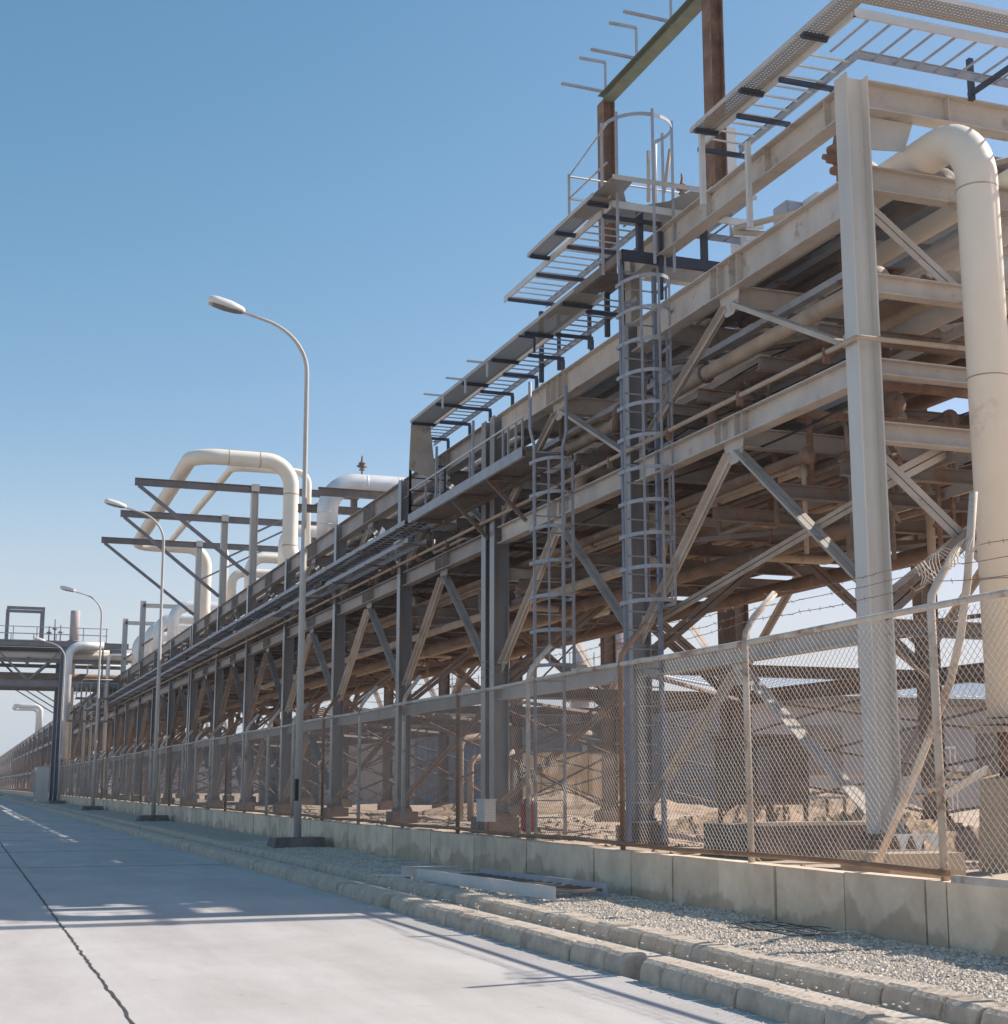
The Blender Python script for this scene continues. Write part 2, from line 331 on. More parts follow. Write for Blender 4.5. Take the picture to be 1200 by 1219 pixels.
# ------------------------------------------------------------------ setting: ground, road, kerbs, gravel
XW, XR, XB = 6.54, 10.5, 16.2     # low wall face, front and rear column rows
GZ = 0.30                         # yard level behind the wall
def sheet(x0, x1, y0, y1, z, nx, ny, h=0.0, sc=1.0, seed=0):
    from mathutils import noise
    mb = MB()
    for j in range(ny + 1):
        for i in range(nx + 1):
            x = x0 + (x1 - x0) * i / nx; y = y0 + (y1 - y0) * j / ny
            dz = h * noise.fractal(Vector((x * sc, y * sc, seed)), 1.0, 2.0, 4) if h else 0
            mb.v.append(Vector((x, y, z + dz)))
    for j in range(ny):
        for i in range(nx):
            a = j * (nx + 1) + i; mb.f.append((a, a + 1, a + nx + 2, a + nx + 1)); mb.sm.append(bool(h))
    return mb
struct('ground', sheet(-1500, 1500, -200, 2800, -0.06, 4, 4), 'sand')
struct('road', MB().box(-9, 4.07, -12, 600, -0.05, 0.0), 'road')
jm = MB()        # tarred longitudinal joint, uneven
pts = []; y = -5
while y < 300:
    pts.append((0.92 + random.uniform(-.009, .009) + (.05 if y > 40 else 0), y, random.uniform(.006, .011))); y += random.uniform(.05, .14) if y < 30 else 1.5
for a, b in zip(pts, pts[1:]):
    n = len(jm.v); jm.v += [Vector((a[0] - a[2], a[1], .004)), Vector((a[0] + a[2], a[1], .004)), Vector((b[0] + b[2], b[1], .004)), Vector((b[0] - b[2], b[1], .004))]; jm.f.append((n, n + 1, n + 2, n + 3)); jm.sm.append(False)
struct('road_joint', jm, 'crack')
jm = MB()
for y in (5.2, 23.5, 29, 35, 41, 47, 53):
    jm.box(-9, 4.05, y, y + .012, .003, .005)
struct('cross_joint', jm, 'crack')
struct('gutter', MB().box(4.25, 4.66, -5, 300, -.05, .055), 'mortar')
struct('gutter_mortar', MB().box(4.25, 4.42, -5, 300, .056, .105), 'mortar')
def kerb(x0, x1, h, ln, gaps=()):
    mb = MB(); y = 3.0
    while y < 170:
        l = ln * random.uniform(.94, 1.06) * (1 if y < 60 else 3)
        dx, dz, tw = random.gauss(0, .007), random.gauss(0, .006), random.gauss(0, .006)
        if not any(a < y < b for a, b in gaps):
            g = random.uniform(.008, .02); b_ = .035
            prof = [(x0, -.05), (x0 + .012, h * .55), (x0 + .03, h - b_ * .6), (x0 + .03 + b_, h), (x1 - .02, h), (x1, h - .02), (x1, -.05)]
            n = len(mb.v); k = len(prof)
            for yy, s in ((y, 0), (y + g, 1), (y + l - g, 1), (y + l, 0)):
                for a, b in prof:
                    sh = 0 if s else .012
                    mb.v.append(Vector((a + dx + tw * (yy - y) + (sh if a < (x0 + x1) / 2 else -sh), yy, b + dz - sh if b > 0 else b)))
            for r_ in range(3):
                for i in range(k):
                    j = (i + 1) % k; mb.f.append((n + r_ * k + i, n + (r_ + 1) * k + i, n + (r_ + 1) * k + j, n + r_ * k + j)); mb.sm.append(False)
            mb.f.append(tuple(n + i for i in range(k))); mb.f.append(tuple(n + 3 * k + i for i in reversed(range(k)))); mb.sm += [False, False]
        y += l + random.uniform(.004, .012)
    return mb
struct('road_kerb', kerb(4.07, 4.27, .13, .30, gaps=((8.75, 9.0), (14.4, 14.6))), 'kerb')
struct('inner_kerb', kerb(4.64, 4.88, .16, .26), 'kerb')
gs = sheet(4.86, 6.62, -2, 60, .085, 36, 700, .025, 2.2, 3); struct('gravel_strip', gs, 'gravel')
struct('verge', sheet(4.86, 6.62, 60, 400, .085, 4, 60), 'gravel')
# loose stones over the verge
mb = MB()
def rock(mb, c, r):
    n = len(mb.v); a0 = random.uniform(0, 6.28)
    mb.v.append(Vector(c) + Vector((0, 0, r * random.uniform(.5, .85))))
    for k in range(5):
        a = a0 + k * 1.2566 + random.uniform(-.25, .25); q = r * random.uniform(.7, 1.2)
        mb.v.append(Vector(c) + Vector((math.cos(a) * q, math.sin(a) * q, random.uniform(-.2, .25) * r)))
    for k in range(5): mb.f.append((n, n + 1 + k, n + 1 + (k + 1) % 5)); mb.sm.append(False)
from mathutils import noise as mn
for i in range(36000):
    y = 5.5 + 25 * random.random() ** 1.6; x = random.uniform(4.9, 6.53)
    z = .085 + .025 * mn.fractal(Vector((x * 2.2, y * 2.2, 3)), 1.0, 2.0, 4)
    rock(mb, (x, y, z), random.uniform(.007, .020) * (1.3 if random.random() < .1 else 1))
for i in range(1500):
    y = 6.5 + 22 * random.random() ** 1.4
    if random.random() < .6: rock(mb, (random.uniform(4.28, 4.63), y, .106 if random.random() < .3 else .056), random.uniform(.006, .016))
    else: rock(mb, (4.06 - abs(random.gauss(0, .10)), y, .0), random.uniform(.004, .012))
tag(mb.build('gravel_stones', 'stone'), 'pale crushed gravel stones lying along the strip beside the low wall', 'gravel', kind='stuff')
# yard
struct('yard', sheet(6.74, 60, -8, 72, GZ - .06, 130, 200, .09, .5, 5), 'sand')
struct('far_yard', sheet(6.74, 300, 72, 700, GZ - .08, 8, 8), 'sand')
struct('side_yard', sheet(60, 300, -8, 72, GZ - .08, 8, 8), 'sand')

# ------------------------------------------------------------------ low wall (panels) and chain-link fence
wl = thing('low_wall', 'long low concrete panel wall with damp stains under the chain-link fence', 'wall', (XW + .09, 8, 0))
edges = [4.0, 5.0, 6.0, 7.0, 7.95, 8.95, 9.2, 10.25, 11.3, 12.3, 13.25, 14.2, 15.15]
while edges[-1] < 84: edges.append(edges[-1] + random.uniform(.92, 1.06))
for a, b in zip(edges, edges[1:]):
    dx = random.gauss(0, .006); dz = random.gauss(0, .006)
    MB().quadbox([(XW + dx, a + .012, -.05), (XW + .18, a + .012, -.05), (XW + .18, b - .01, -.05), (XW + dx, b - .01, -.05), (XW + dx + .004, a + .012, .535 + dz), (XW + .18, a + .012, .535 + dz), (XW + .18, b - .01, .535 + dz * .5), (XW + dx + .004, b - .01, .535 + dz * .5)]).build('wall_panel', 'wall', wl)
MB().box(XW + .02, XW + .17, 4, edges[-1], -.05, .50).build('wall_core', 'concrete_dark', wl)
tag(MB().box(XW, XW + .18, edges[-1], 420, -.05, .53).build('wall_panel', 'wall', wl), kind='stuff')

fe = thing('chain_link_fence', 'rusty chain-link fence with barbed wire and bent post tops along the low wall', 'fence', (XW + .09, 8, .53))
FX = XW + .09; FT = 2.48; FB = .62
posts = [3.5, 6.3, 9.08, 11.85, 14.58]
while posts[-1] < 150: posts.append(posts[-1] + 2.79)
for i, y in enumerate(posts):
    n = 8 if y < 60 else 5
    lean = random.uniform(-.02, .02); h2 = random.uniform(-.03, .03)
    pm = MB().tube([(FX, y, .45), (FX + lean * .2, y, FT), (FX + .015, y + .0, FT + .10), (FX + .09, y, FT + .22), (FX + .30 + h2, y, FT + .46)], .031 if y < 30 else .036, n)
    pm.build('fence_post', 'fence_rust' if i in (4, 6, 9, 13, 17, 20, 26) else 'fence', fe)
MB().tube([(FX, y, FT + .012 * math.sin(y * .9)) for y in [3 + k * 1.4 for k in range(120)]], .026, 8).build('top_rail', 'fence', fe)
MB().tube([(FX - .03, y, FB - .02 + .012 * math.sin(y * 1.3)) for y in [9.0 + k * 1.4 for k in range(100)]], .024, 8).build('bottom_rail', 'fence_rust', fe)
MB().bar((FX - .06, 3, .56), (FX - .06, 8.9, .56), .05, .05).build('bottom_rail', 'fence', fe)
tag(MB().bar((FX, 170, FT), (FX, 420, FT), .06, .06).build('top_rail', 'fence', fe), kind='stuff')
st = MB()
def strand(y0, dirn, step, thick, ym):
    # one zig strand of the mesh, straight bar across the height at the diamond angle
    H = FT - FB - .03; dy = H * 1.0 * dirn
    a, b = Vector((FX - .004 * dirn, y0, FB)), Vector((FX - .004 * dirn, y0 + dy, FT - .03))
    st.tube([a, b], thick, 3, caps=False)
y = 2.0
while y < 40: q_ = .0024 if y < 20 else .0019; strand(y, 1, .075, q_, 0); strand(y + 1.8, -1, .075, q_, 0); y += .068
while y < 150: strand(y, 1, .1, .0028, 0); strand(y + 1.8, -1, .1, .0028, 0); y += .12
tag(st.build('wire_mesh', 'wire', fe))
for k in range(3):
    bw = MB(); h = FT + .20 + .13 * k; x = FX + .07 + .115 * k
    pts = []; y = 3.0
    while y < 70:
        i = (y - 3.5) / 2.79; sag = -.05 * math.sin((i % 1) * math.pi) * (1 + .6 * math.sin(int(i) * 2.1 + k))
        pts.append(Vector((x + random.uniform(-.008, .008), y, h + sag + random.uniform(-.006, .006))))
        y += .16 if y < 32 else .8
    bw.tube(pts, .0035, 3)
    for p in pts[:200]:
        if random.random() < .8:
            d = Vector((random.uniform(-1, 1), random.uniform(-.5, .5), random.uniform(-1, 1))).normalized() * .022
            bw.tube([p - d, p + d], .0028, 3)
    bw.build('barbed_wire', 'fence_rust', fe)
# tangled wire at the near post top
tw = MB(); 
for k in range(4):
    c = onX(1128, 668, FX + .15); pts = []
    for j in range(26):
        a = j * .8 + k; pts.append(Vector((c.x + .05 * math.sin(a * 1.3), c.y - .35 + j * .03, c.z - .10 + .09 * math.cos(a) + (26 - j) * .008)))
    tw.tube(pts, .004, 3)
tw.build('wire_tangle', 'fence', fe)
lp = [onX(1045, 1027, 6.86), onX(1092, 915, 6.86), onX(1131, 812, 6.86), onX(1143, 760, 6.86), onX(1152, 690, 6.86), onX(1159, 585, 6.86)]
tag(MB().tube(lp, .03, 10).build('leaning_pole', 'fence'), 'bent cream pole leaning behind the fence in front of the big pipe', 'pole')

# ------------------------------------------------------------------ street lamps
def lamp(Y, label, x=5.93):
    t = thing('street_lamp', label, 'street lamp', (x, Y, .09), 'street lamps along the kerb')
    pts = [(x, Y, .05), (x - .02, Y, 5.6), (x - .02, Y, 5.64), (x - .04, Y, 9.1)]; rs = [.072, .062, .05, .044]
    for k in range(1, 11):
        a = k / 10 * R(76); pts.append((x - .04 - 1.15 * (1 - math.cos(a)), Y, 9.1 + 1.0 * math.sin(a) * 1.02)); rs.append(.044 - .014 * k / 10)
    e = Vector(pts[-1]); pts.append(e + Vector((-.38, 0, .09))); rs.append(.027)
    MB().tube(pts, rs, 12).build('pole', 'pole', t)
    e = Vector(pts[-1]); d = Vector((-1, 0, .23)).normalized(); u = Vector((.23, 0, 1)).normalized(); s = Vector((0, 1, 0))
    mb = MB(); prof = [(0, .05, .05), (.06, .11, .085), (.30, .155, .12), (.58, .16, .12), (.70, .13, .10), (.735, .07, .05)]
    for (l, hw, hh) in prof:
        for k in range(12):
            a = 2 * math.pi * k / 12; ca, sa = math.cos(a), math.sin(a)
            ca = math.copysign(abs(ca) ** .6, ca); sa = math.copysign(abs(sa) ** .6, sa)
            mb.v.append(e + d * l + s * (ca * hw) + u * (max(sa, -.35) * hh + .01))
    for i in range(len(prof) - 1):
        for k in range(12):
            a, b = i * 12 + k, i * 12 + (k + 1) % 12; mb.f.append((a, b, b + 12, a + 12)); mb.sm.append(True)
    mb.f.append(tuple(reversed(range(12)))); mb.f.append(tuple(60 + k for k in range(12))); mb.sm += [False] * 2
    h = mb.build('lamp_head', 'white', t)
    g = MB()
    for (l, hw, dz) in ((.05, .06, -.02), (.16, .12, -.045), (.40, .14, -.06), (.62, .12, -.05), (.70, .06, -.025)):
        g.v += [e + d * l - s * hw + u * -.022, e + d * l + s * hw + u * -.022, e + d * l + s * hw * .7 + u * dz, e + d * l - s * hw * .7 + u * dz]
    for i in range(4):
        for k in range(4):
            a, b = i * 4 + k, i * 4 + (k + 1) % 4; g.f.append((a, b, b + 4, a + 4)); g.sm.append(False)
    g.f += [(3, 2, 1, 0), (16, 17, 18, 19)]; g.sm += [False] * 2
    g.build('lens', 'glass', h)
    if Y < 30: MB().box(x - .079, x - .015, Y - .072, Y + .03, .92, 1.32).build('access_door', 'black', t)
    return t
lamp(27.47, 'tall curved street lamp nearest the camera, standing clear of the rack against the sky')
lamp(49.18, 'second street lamp from the camera, its head beside the cream pipe loop')
lamp(72.0, 'third street lamp from the camera, thin pole with an arched arm')
lamp(98.0, 'smallest and farthest street lamp, its head above the rack bridge over the road')
for i, Y in enumerate((27.47, 49.18, 72.0, 98.0)):
    mb = MB(); mb.quadbox([(5.42, Y - .42, .04), (6.40, Y - .42, .04), (6.40, Y + .42, .04), (5.42, Y + .42, .04), (5.47, Y - .38, .27), (6.36, Y - .38, .27), (6.36, Y + .36, .26), (5.48, Y + .38, .25)])
    tag(mb.build('lamp_footing', 'concrete_dark'), 'dark rough concrete block at the foot of the %s street lamp' % ['nearest', 'second', 'third', 'farthest'][i], 'footing', 'lamp footings')

# ------------------------------------------------------------------ pipe rack
LV = [5.59, 6.44, 7.55, 8.98]      # crossbeam centre heights of the four tiers at each bent
LD = [.26, .22, .26, .34]
def rack(name_label, bents, mids=True, top_bay=False, close=True, low_skip=(), far=False):
    r = thing('pipe_rack', name_label, 'pipe rack', (XR, bents[0], GZ))
    near = bents[0] < 20
    sg = 'steel_grey' if near else 'column_far'; sm = 'steel' if near else 'steel_far'
    for Y in bents:
        for X in (XR, XB):
            top = 10.38 if (top_bay and Y < 16) else 9.02 if not far else 8.9
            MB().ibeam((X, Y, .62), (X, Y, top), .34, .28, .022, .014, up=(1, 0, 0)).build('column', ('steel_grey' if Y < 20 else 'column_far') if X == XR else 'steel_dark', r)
            f = MB().box(X - .33, X + .33, Y - .30, Y + .30, GZ - .15, .56); f.box(X - .21, X + .21, Y - .21, Y + .21, .56, .60)
            f.build('footing', 'footing', r)
            if close:
                bp = MB().box(X - .2, X + .2, Y - .2, Y + .2, .603, .63)
                for sx in (-1, 1):
                    for sy in (-1, 1): bp.lathe((X + sx * .17, Y + sy * .17, .63), [(.02, 0), (.02, .05)], 6)
                bp.build('base_plate', 'rust', r)
        for z, d in zip(LV, LD):
            m = MB().ibeam((XR + .15, Y, z), (XB - .15, Y, z), d, .2, .018, .012)
            m.build('crossbeam', sm, r)
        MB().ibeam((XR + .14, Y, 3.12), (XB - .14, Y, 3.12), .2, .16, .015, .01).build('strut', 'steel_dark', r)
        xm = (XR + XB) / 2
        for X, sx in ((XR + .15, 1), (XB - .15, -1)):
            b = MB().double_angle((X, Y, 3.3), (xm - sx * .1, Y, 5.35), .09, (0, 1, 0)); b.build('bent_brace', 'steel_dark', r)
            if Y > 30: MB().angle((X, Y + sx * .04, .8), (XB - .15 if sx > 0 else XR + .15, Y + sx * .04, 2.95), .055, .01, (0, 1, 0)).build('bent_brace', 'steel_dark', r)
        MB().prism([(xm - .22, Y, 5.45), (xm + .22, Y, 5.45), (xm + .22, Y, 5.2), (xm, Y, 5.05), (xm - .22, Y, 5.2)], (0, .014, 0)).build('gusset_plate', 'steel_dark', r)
    for bi, (a, b) in enumerate(zip(bents, bents[1:])):
        ya, yb, ym = a + .16, b - .16, (a + b) / 2
        for X in (XR, XB):
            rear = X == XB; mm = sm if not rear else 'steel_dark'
            for z0, z1, w_ in ((9.01, 8.50, .24), (6.58, 6.22, .22), (3.24, 2.94, .18)):
                c = MB().ibeam((X, ya, (z0 + z1) / 2), (X, yb, (z0 + z1) / 2), z0 - z1, w_, .02, .012)
                if not far:
                    for q in (-.42, -.18, .18, .42) if z0 > 5 else ():
                        c.box(X - w_ / 2 + .01, X + w_ / 2 - .01, ym + q - .006, ym + q + .006, z1 + .02, z0 - .02)
                c.build('chord', mm, r)
            for (za, zc, w_) in ((8.46, 6.78, .085), (6.18, 3.70, .10)):
                if rear and za > 8: continue
                for ye, sy in ((ya, 1), (yb, -1)):
                    d = MB().double_angle((X, ye + .02 * sy, zc), (X, ym - sy * .13, za - .12), w_, (0, sy * 1, -.9), .012, .018)
                    d.build('diagonal_brace', 'steel' if a < 45 else mm, r)
                    MB().prism([(X, ye, zc + .28), (X, ye, zc - .2), (X, ye + sy * .16, zc - .08), (X, ye + sy * .28, zc + .18)], (.015, 0, 0)).build('gusset_plate', mm, r)
                gp = MB().prism([(X, ym - .30, za + .06), (X, ym + .30, za + .06), (X, ym + .25, za - .18), (X, ym + .1, za - .30), (X, ym - .1, za - .30), (X, ym - .25, za - .18)], (.015, 0, 0))
                if not rear and a < 60:
                    for sy in (-1, 1):
                        for q in range(4): gp.lathe((X - .009, ym + sy * (.10 + .045 * q), za - .16 + .0 * q + (.05 if q % 2 else -.03)), [(.016, -.014), (.016, 0)], 6, 'x')
                gp.build('gusset_plate', mm, r)
            if bi not in low_skip and not rear:
                for ye, sy in ((ya, 1), (yb, -1)):
                    MB().double_angle((X, ye + .05 * sy, .84), (X, ym - sy * .13, 2.82), .10, (0, sy, -.9), .012, .018).build('diagonal_brace', mm, r)
                MB().prism([(X, ym - .27, 2.96), (X, ym + .27, 2.96), (X, ym + .1, 2.62), (X, ym - .1, 2.62)], (.015, 0, 0)).build('gusset_plate', mm, r)
            elif not rear:
                MB().double_angle((X, yb, .85), (X, ya, 2.85), .085, (0, 1, .9)).build('diagonal_brace', 'steel_dark', r)
            else:
                for k in range(3):
                    z0, z1 = .75 + k * .8, 1.5 + k * .8
                    MB().angle((X - .04, ya, z0), (X - .04, yb, z1), .05, .01, (1, 0, 0)).build('diagonal_brace', 'steel_dark', r)
                    MB().angle((X + .04, ya, z1), (X + .04, yb, z0), .05, .01, (1, 0, 0)).build('diagonal_brace', 'steel_dark', r)
                if a > 28 and not far:
                    for z0, z1 in ((.7, 1.9), (1.9, 3.1), (3.2, 5.1)):
                        MB().angle((13.3, ya, z0), (13.3, yb, z1), .05, .01, (1, 0, 0)).build('diagonal_brace', 'rust', r)
                        MB().angle((13.38, ya, z1), (13.38, yb, z0), .05, .01, (1, 0, 0)).build('diagonal_brace', 'steel_dark', r)
                if not far: MB().bar((X + .1, ya, 3.9), (X + .1, yb, 4.1), .07, .07).build('tie', 'steel_dark', r)
        if mids:
            for z, d in ((8.46, .34), (6.28, .30)):
                MB().ibeam((XR + .13, ym, z), (XB - .13, ym, z), d, .19, .018, .012)  .build('crossbeam', sm, r)
            for q in (.12, .36, .64, .88):
                yq = a + (b - a) * q
                MB().ibeam((XR + .13, yq, 5.3), (XB - .13, yq, 5.3), .2, .13, .014, .01).build('secondary_beam', 'steel_dark', r)
                MB().ibeam((XR + .13, yq + .4, 7.28), (XB - .13, yq + .4, 7.28), .2, .13, .014, .01).build('secondary_beam', 'steel_dark', r)
                MB().bar((XR + .1, yq - .5, 6.32), (XB - .13, yq - .5, 6.32), .08, .1).build('secondary_beam', 'rust', r)
            for k_, (xs_, xe_) in enumerate(((10.7, 13.3), (13.3, 16.0))):
                MB().angle((xs_, ya + .2, 5.16), (xe_, ym, 5.16), .07, .01).build('plan_brace', 'steel_dark', r)
                MB().angle((xe_, ym, 5.14), (xs_, yb - .2, 5.14), .07, .01).build('plan_brace', 'steel_dark', r)
                MB().angle((xs_, ym, 7.12), (xe_, yb, 7.12), .07, .01).build('plan_brace', 'steel_dark', r)
            for x_ in (11.9, 13.35, 14.8):
                MB().channel((x_, ya, 5.42), (x_, yb, 5.42), .16, .06, .01).build('stringer_beam', 'steel_dark' if x_ != 13.35 else sm, r)
            MB().channel((12.6, ya, 7.38), (12.6, yb, 7.38), .14, .06, .01).build('stringer_beam', sm, r)
            MB().angle((XR + .1, ya, 6.05), (XB - .1, yb, 6.05), .09).build('plan_brace', 'steel_dark', r)
            MB().angle((XR + .1, yb, 8.2), (XB - .1, ya, 8.2), .09).build('plan_brace', 'steel_dark', r)
            MB().angle((XR + .1, ya, 3.0), (XB - .1, yb, 3.0), .08).build('plan_brace', 'steel_dark', r)
    return r
B1 = [15.5, 22.35, 29.2]
ra = rack('nearest section of the steel pipe rack, with the tall corner column at the right', B1, top_bay=True, low_skip=(1,))
# upper storey of the near bay and the start of the transverse arm
c = MB().ibeam((XR, 15.66, 10.08), (XR, 22.3, 10.08), .44, .24, .022, .014)
for y in (16.0, 17.6, 19.4, 21.2): c.box(XR - .11, XR + .11, y - .007, y + .007, 9.88, 10.28)
c.build('chord', 'steel', ra)
MB().ibeam((XR, 22.35, 9.03), (XR, 22.35, 10.30), .2, .22, .02, .012, up=(1, 0, 0)).build('post', 'steel', ra)
c = MB().ibeam((XR + .15, 15.5, 10.14), (25.5, 15.5, 10.14), .40, .24, .022, .014)
for x in (11.95, 14, 16): c.box(x - .007, x + .007, 15.39, 15.61, 9.96, 10.32)
c.build('end_beam', 'steel', ra)
for X in (XB, 22.0):
    MB().ibeam((X, 15.5, 9.03 if X == XB else .6), (X, 15.5, 9.92), .26, .26, .02, .012, up=(1, 0, 0)).build('column', 'steel_grey', ra)
for z, d in zip(LV, LD):
    MB().ibeam((XB + .15, 15.5, z), (25.5, 15.5, z), d, .2).build('chord', 'steel', ra)
    MB().ibeam((XB + .15, 22.35, z), (25.5, 22.35, z), d, .2).build('chord', 'steel', ra)
MB().ibeam((XR + .15, 22.2, 10.0), (25.5, 22.2, 10.0), .3, .2).build('chord', 'steel', ra)
for a, b in (((XR + .1, 18.9, 9.55), (13.6, 15.75, 9.9)), ((XR + .1, 18.9, 9.5), (14.4, 18.6, 9.6))):
    MB().tube([a, b], .05, 8).build('plan_brace', 'steel', ra)
MB().double_angle(onX(1046, 583, XR + .16), onX(783, 738, XR + .16), .06, (1, 0, 0)).build('stay', 'cream_dusty', ra)
MB().prism([(XR + .16, 15.6, 9.93), (XR + 1.0, 15.6, 9.93), (XR + .85, 15.6, 9.52), (XR + .16, 15.6, 9.45)], (0, .015, 0)).build('gusset_plate', 'steel_grey', ra)
# transverse inner bracing seen behind the near column
for (a, b) in (((XR + .2, 15.62, 8.7), (13.2, 15.62, 6.85)), ((XR + .2, 15.62, 5.35), (13.2, 15.62, 3.3)), ((13.4, 15.75, 5.3), (XR + .2, 15.75, 3.4)), ((13.4, 15.80, 6.3), (XR + .2, 15.80, 4.9))):
    MB().double_angle(a, b, .085, (0, 1, 0)).build('bent_brace', 'steel', ra)

B2 = [29.75, 36.4, 43.5, 50.9, 58.3, 65.6, 73.2]
rb = rack('middle section of the steel pipe rack beyond the twin columns, carrying three raised posts', B2, low_skip=(0, 1))
B3 = [73.85 + 7.35 * k for k in range(10)]
rc = rack('distant section of the pipe rack between the cantilevered posts and the rack bridge', B3, mids=False, close=False, low_skip=(1, 2, 5), far=True)
B4 = [140.8 + 14 * k for k in range(24)]
rd = rack('farthest section of the pipe rack running on beyond the bridge towards the left edge', B4, mids=False, close=False, low_skip=range(30), far=True)

# ------------------------------------------------------------------ pipes lying along the rack
ORD_ = None
ORD = ['first', 'second', 'third', 'fourth', 'fifth', 'sixth', 'seventh', 'eighth', 'ninth', 'tenth', 'eleventh', 'twelfth', 'thirteenth', 'fourteenth', 'fifteenth', 'sixteenth', 'seventeenth', 'eighteenth', 'nineteenth', 'twentieth', 'twenty-first', 'twenty-second']
TN = ['lowest', 'second', 'third', 'top']
CD = {'brown': 'brown rusty', 'cream_dusty': 'dusty beige', 'cream': 'cream painted', 'silver': 'silver clad', 'rust': 'dark rusty', 'steel_dark': 'dull grey brown'}
TIERS = [
    [(11.0, .11, 'brown'), (11.45, .16, 'cream_dusty'), (11.95, .19, 'brown'), (12.45, .12, 'rust'), (12.85, .17, 'brown'), (13.4, .19, 'cream_dusty'), (13.95, .15, 'brown'), (14.4, .12, 'rust'), (14.85, .18, 'brown'), (15.4, .16, 'steel_dark'), (15.8, .1, 'brown')],
    [(11.1, .07, 'rust'), (11.5, .13, 'brown'), (12.0, .10, 'cream_dusty'), (12.5, .20, 'brown'), (13.15, .22, 'cream_dusty'), (13.8, .16, 'brown'), (14.4, .24, 'brown'), (15.1, .13, 'steel_dark'), (15.6, .15, 'brown')],
    [(11.05, .12, 'cream_dusty'), (11.85, .12, 'brown'), (12.2, .16, 'cream_dusty'), (12.8, .25, 'silver'), (13.5, .18, 'brown'), (14.1, .22, 'cream_dusty'), (14.8, .26, 'brown'), (15.5, .16, 'brown')],
    [(10.98, .12, 'cream_dusty'), (12.18, .16, 'steel_dark'), (12.95, .15, 'cream'), (13.68, .13, 'silver'), (14.2, .30, 'silver'), (14.95, .20, 'cream'), (15.5, .16, 'brown')],
]
pr_ = random.Random(31)
for ti in (0, 1):
    base_ = TIERS[ti]; new_ = []
    for (x, r, mt) in base_: new_.append((x, r * .66, mt))
    for a, b in zip(base_, base_[1:]):
        if (b[0] - a[0]) > .4: new_.append(((a[0] + b[0]) / 2 + pr_.uniform(-.03, .03), pr_.choice([.035, .05, .065]), pr_.choice(['rust', 'steel_dark', 'brown', 'cream_dusty'])))
    TIERS[ti] = sorted(new_)
for ti, tier in enumerate(TIERS):
    ztop = LV[ti] + LD[ti] / 2 + .003
    for pi_, (x, r, mt) in enumerate(tier):
        yt = (17.7 + .45 * (pi_ % 3)) if ti < 2 else (18.1 if ti == 2 and x > 13.3 else (14.4 if x > 12.3 else 15.85)); z = ztop + r
        far = 330 if ti in (0, 3) else 250
        p = MB()
        y1_ = 55.2 if (ti == 3 and mt == 'cream' and x < 13) else far
        if yt < 15: p.pipe([(x + 3, yt, z - .0), (x, yt, z), (x, y1_, z)], r, r * 2.4, 12 if r > .13 else 8) if pi_ % 3 == 0 else p.tube([(x, yt, z), (x, y1_, z)], r, 14)
        elif pi_ % 2 and ti < 2: p.pipe([(x, yt, z - 1.3), (x, yt, z), (x, y1_, z)], r, r * 3, 12)
        else: p.lathe((x, yt, z), [(r * .3, -.05), (r * .9, -.02), (r + .05, 0), (r + .05, .05), (r, .055), (r, .1)], 14, 'y').tube([(x, yt + .1, z), (x, y1_, z)], r, 14, caps=False)
        ob = p.build('pipe', mt)
        # joints: flanges and shoes as parts would be tiny; collars are one mesh
        for k in range(4 if r > .1 else 2):
            yy = random.uniform(19, 60); MB().lathe((x, yy, z), [(r + .03, -.03), (r + .045, 0), (r + .03, .03)], 12, 'y').build('collar', 'steel_dark' if mt != 'silver' else 'silver', ob)
        tag(ob, '%s pipe on the %s tier, %s from the road side' % (CD[mt], TN[ti], ORD[pi_]), 'pipe', 'pipes running along the rack')

# big cream pipe at the right edge: runs on the top tier, elbows down in front of the near column
t = thing('process_pipe', 'big cream pipe bending down at the right edge of the view beside the tall column', 'pipe', (11.57, 14.5, GZ))
MB().pipe([(11.575, 230, 9.42), (11.575, 14.45, 9.42), (11.575, 14.45, 1.98)], .256, .74, 28, 14).build('pipe_run', 'cream', t)
MB().lathe((11.57, 14.45, 0), [(.2605, 8.55), (.2605, 8.565)], 28).build('weld_seam', 'cream_dusty', t)
for z in (6.1, 3.6): MB().lathe((11.57, 14.45, z), [(.2598, 0), (.2598, .012)], 28).build('weld_seam', 'cream_dusty', t)
for z in (1.93, 1.84): MB().box(11.25, 11.9, 14.12, 14.78, z - .03, z + .03).build('base_flange', 'cream_dusty', t)
MB().lathe((11.60, 14.45, 0), [(.17, 1.30), (.17, 1.81)], 20).build('support_stub', 'rust', t)
tag(MB().quadbox([(11.28, 14.15, GZ - .1), (11.95, 14.15, GZ - .1), (11.95, 14.8, GZ - .1), (11.28, 14.8, GZ - .1), (11.33, 14.2, 1.28), (11.9, 14.2, 1.4), (11.9, 14.75, 1.4), (11.33, 14.75, 1.28)]).build('pipe_plinth', 'pedestal'), 'cream concrete plinth under the big pipe at the right edge', 'plinth')

# conduit clamped along the third chord
t = thing('conduit', 'thin pale conduit clamped along the front beam and wrapped round the corner column', 'conduit', (10.28, 15.3, 6.7))
MB().pipe([(12.6, 15.27, 6.76), (10.27, 15.27, 6.74), (10.27, 40, 6.76), (10.27, 130, 6.76)], .036, .06, 8, 4).build('tube', 'cream_dusty', t)
for y in [16 + k * 2.3 for k in range(24)]: MB().box(10.225, 10.315, y - .025, y + .025, 6.59, 6.80).build('clamp', 'rust', t)

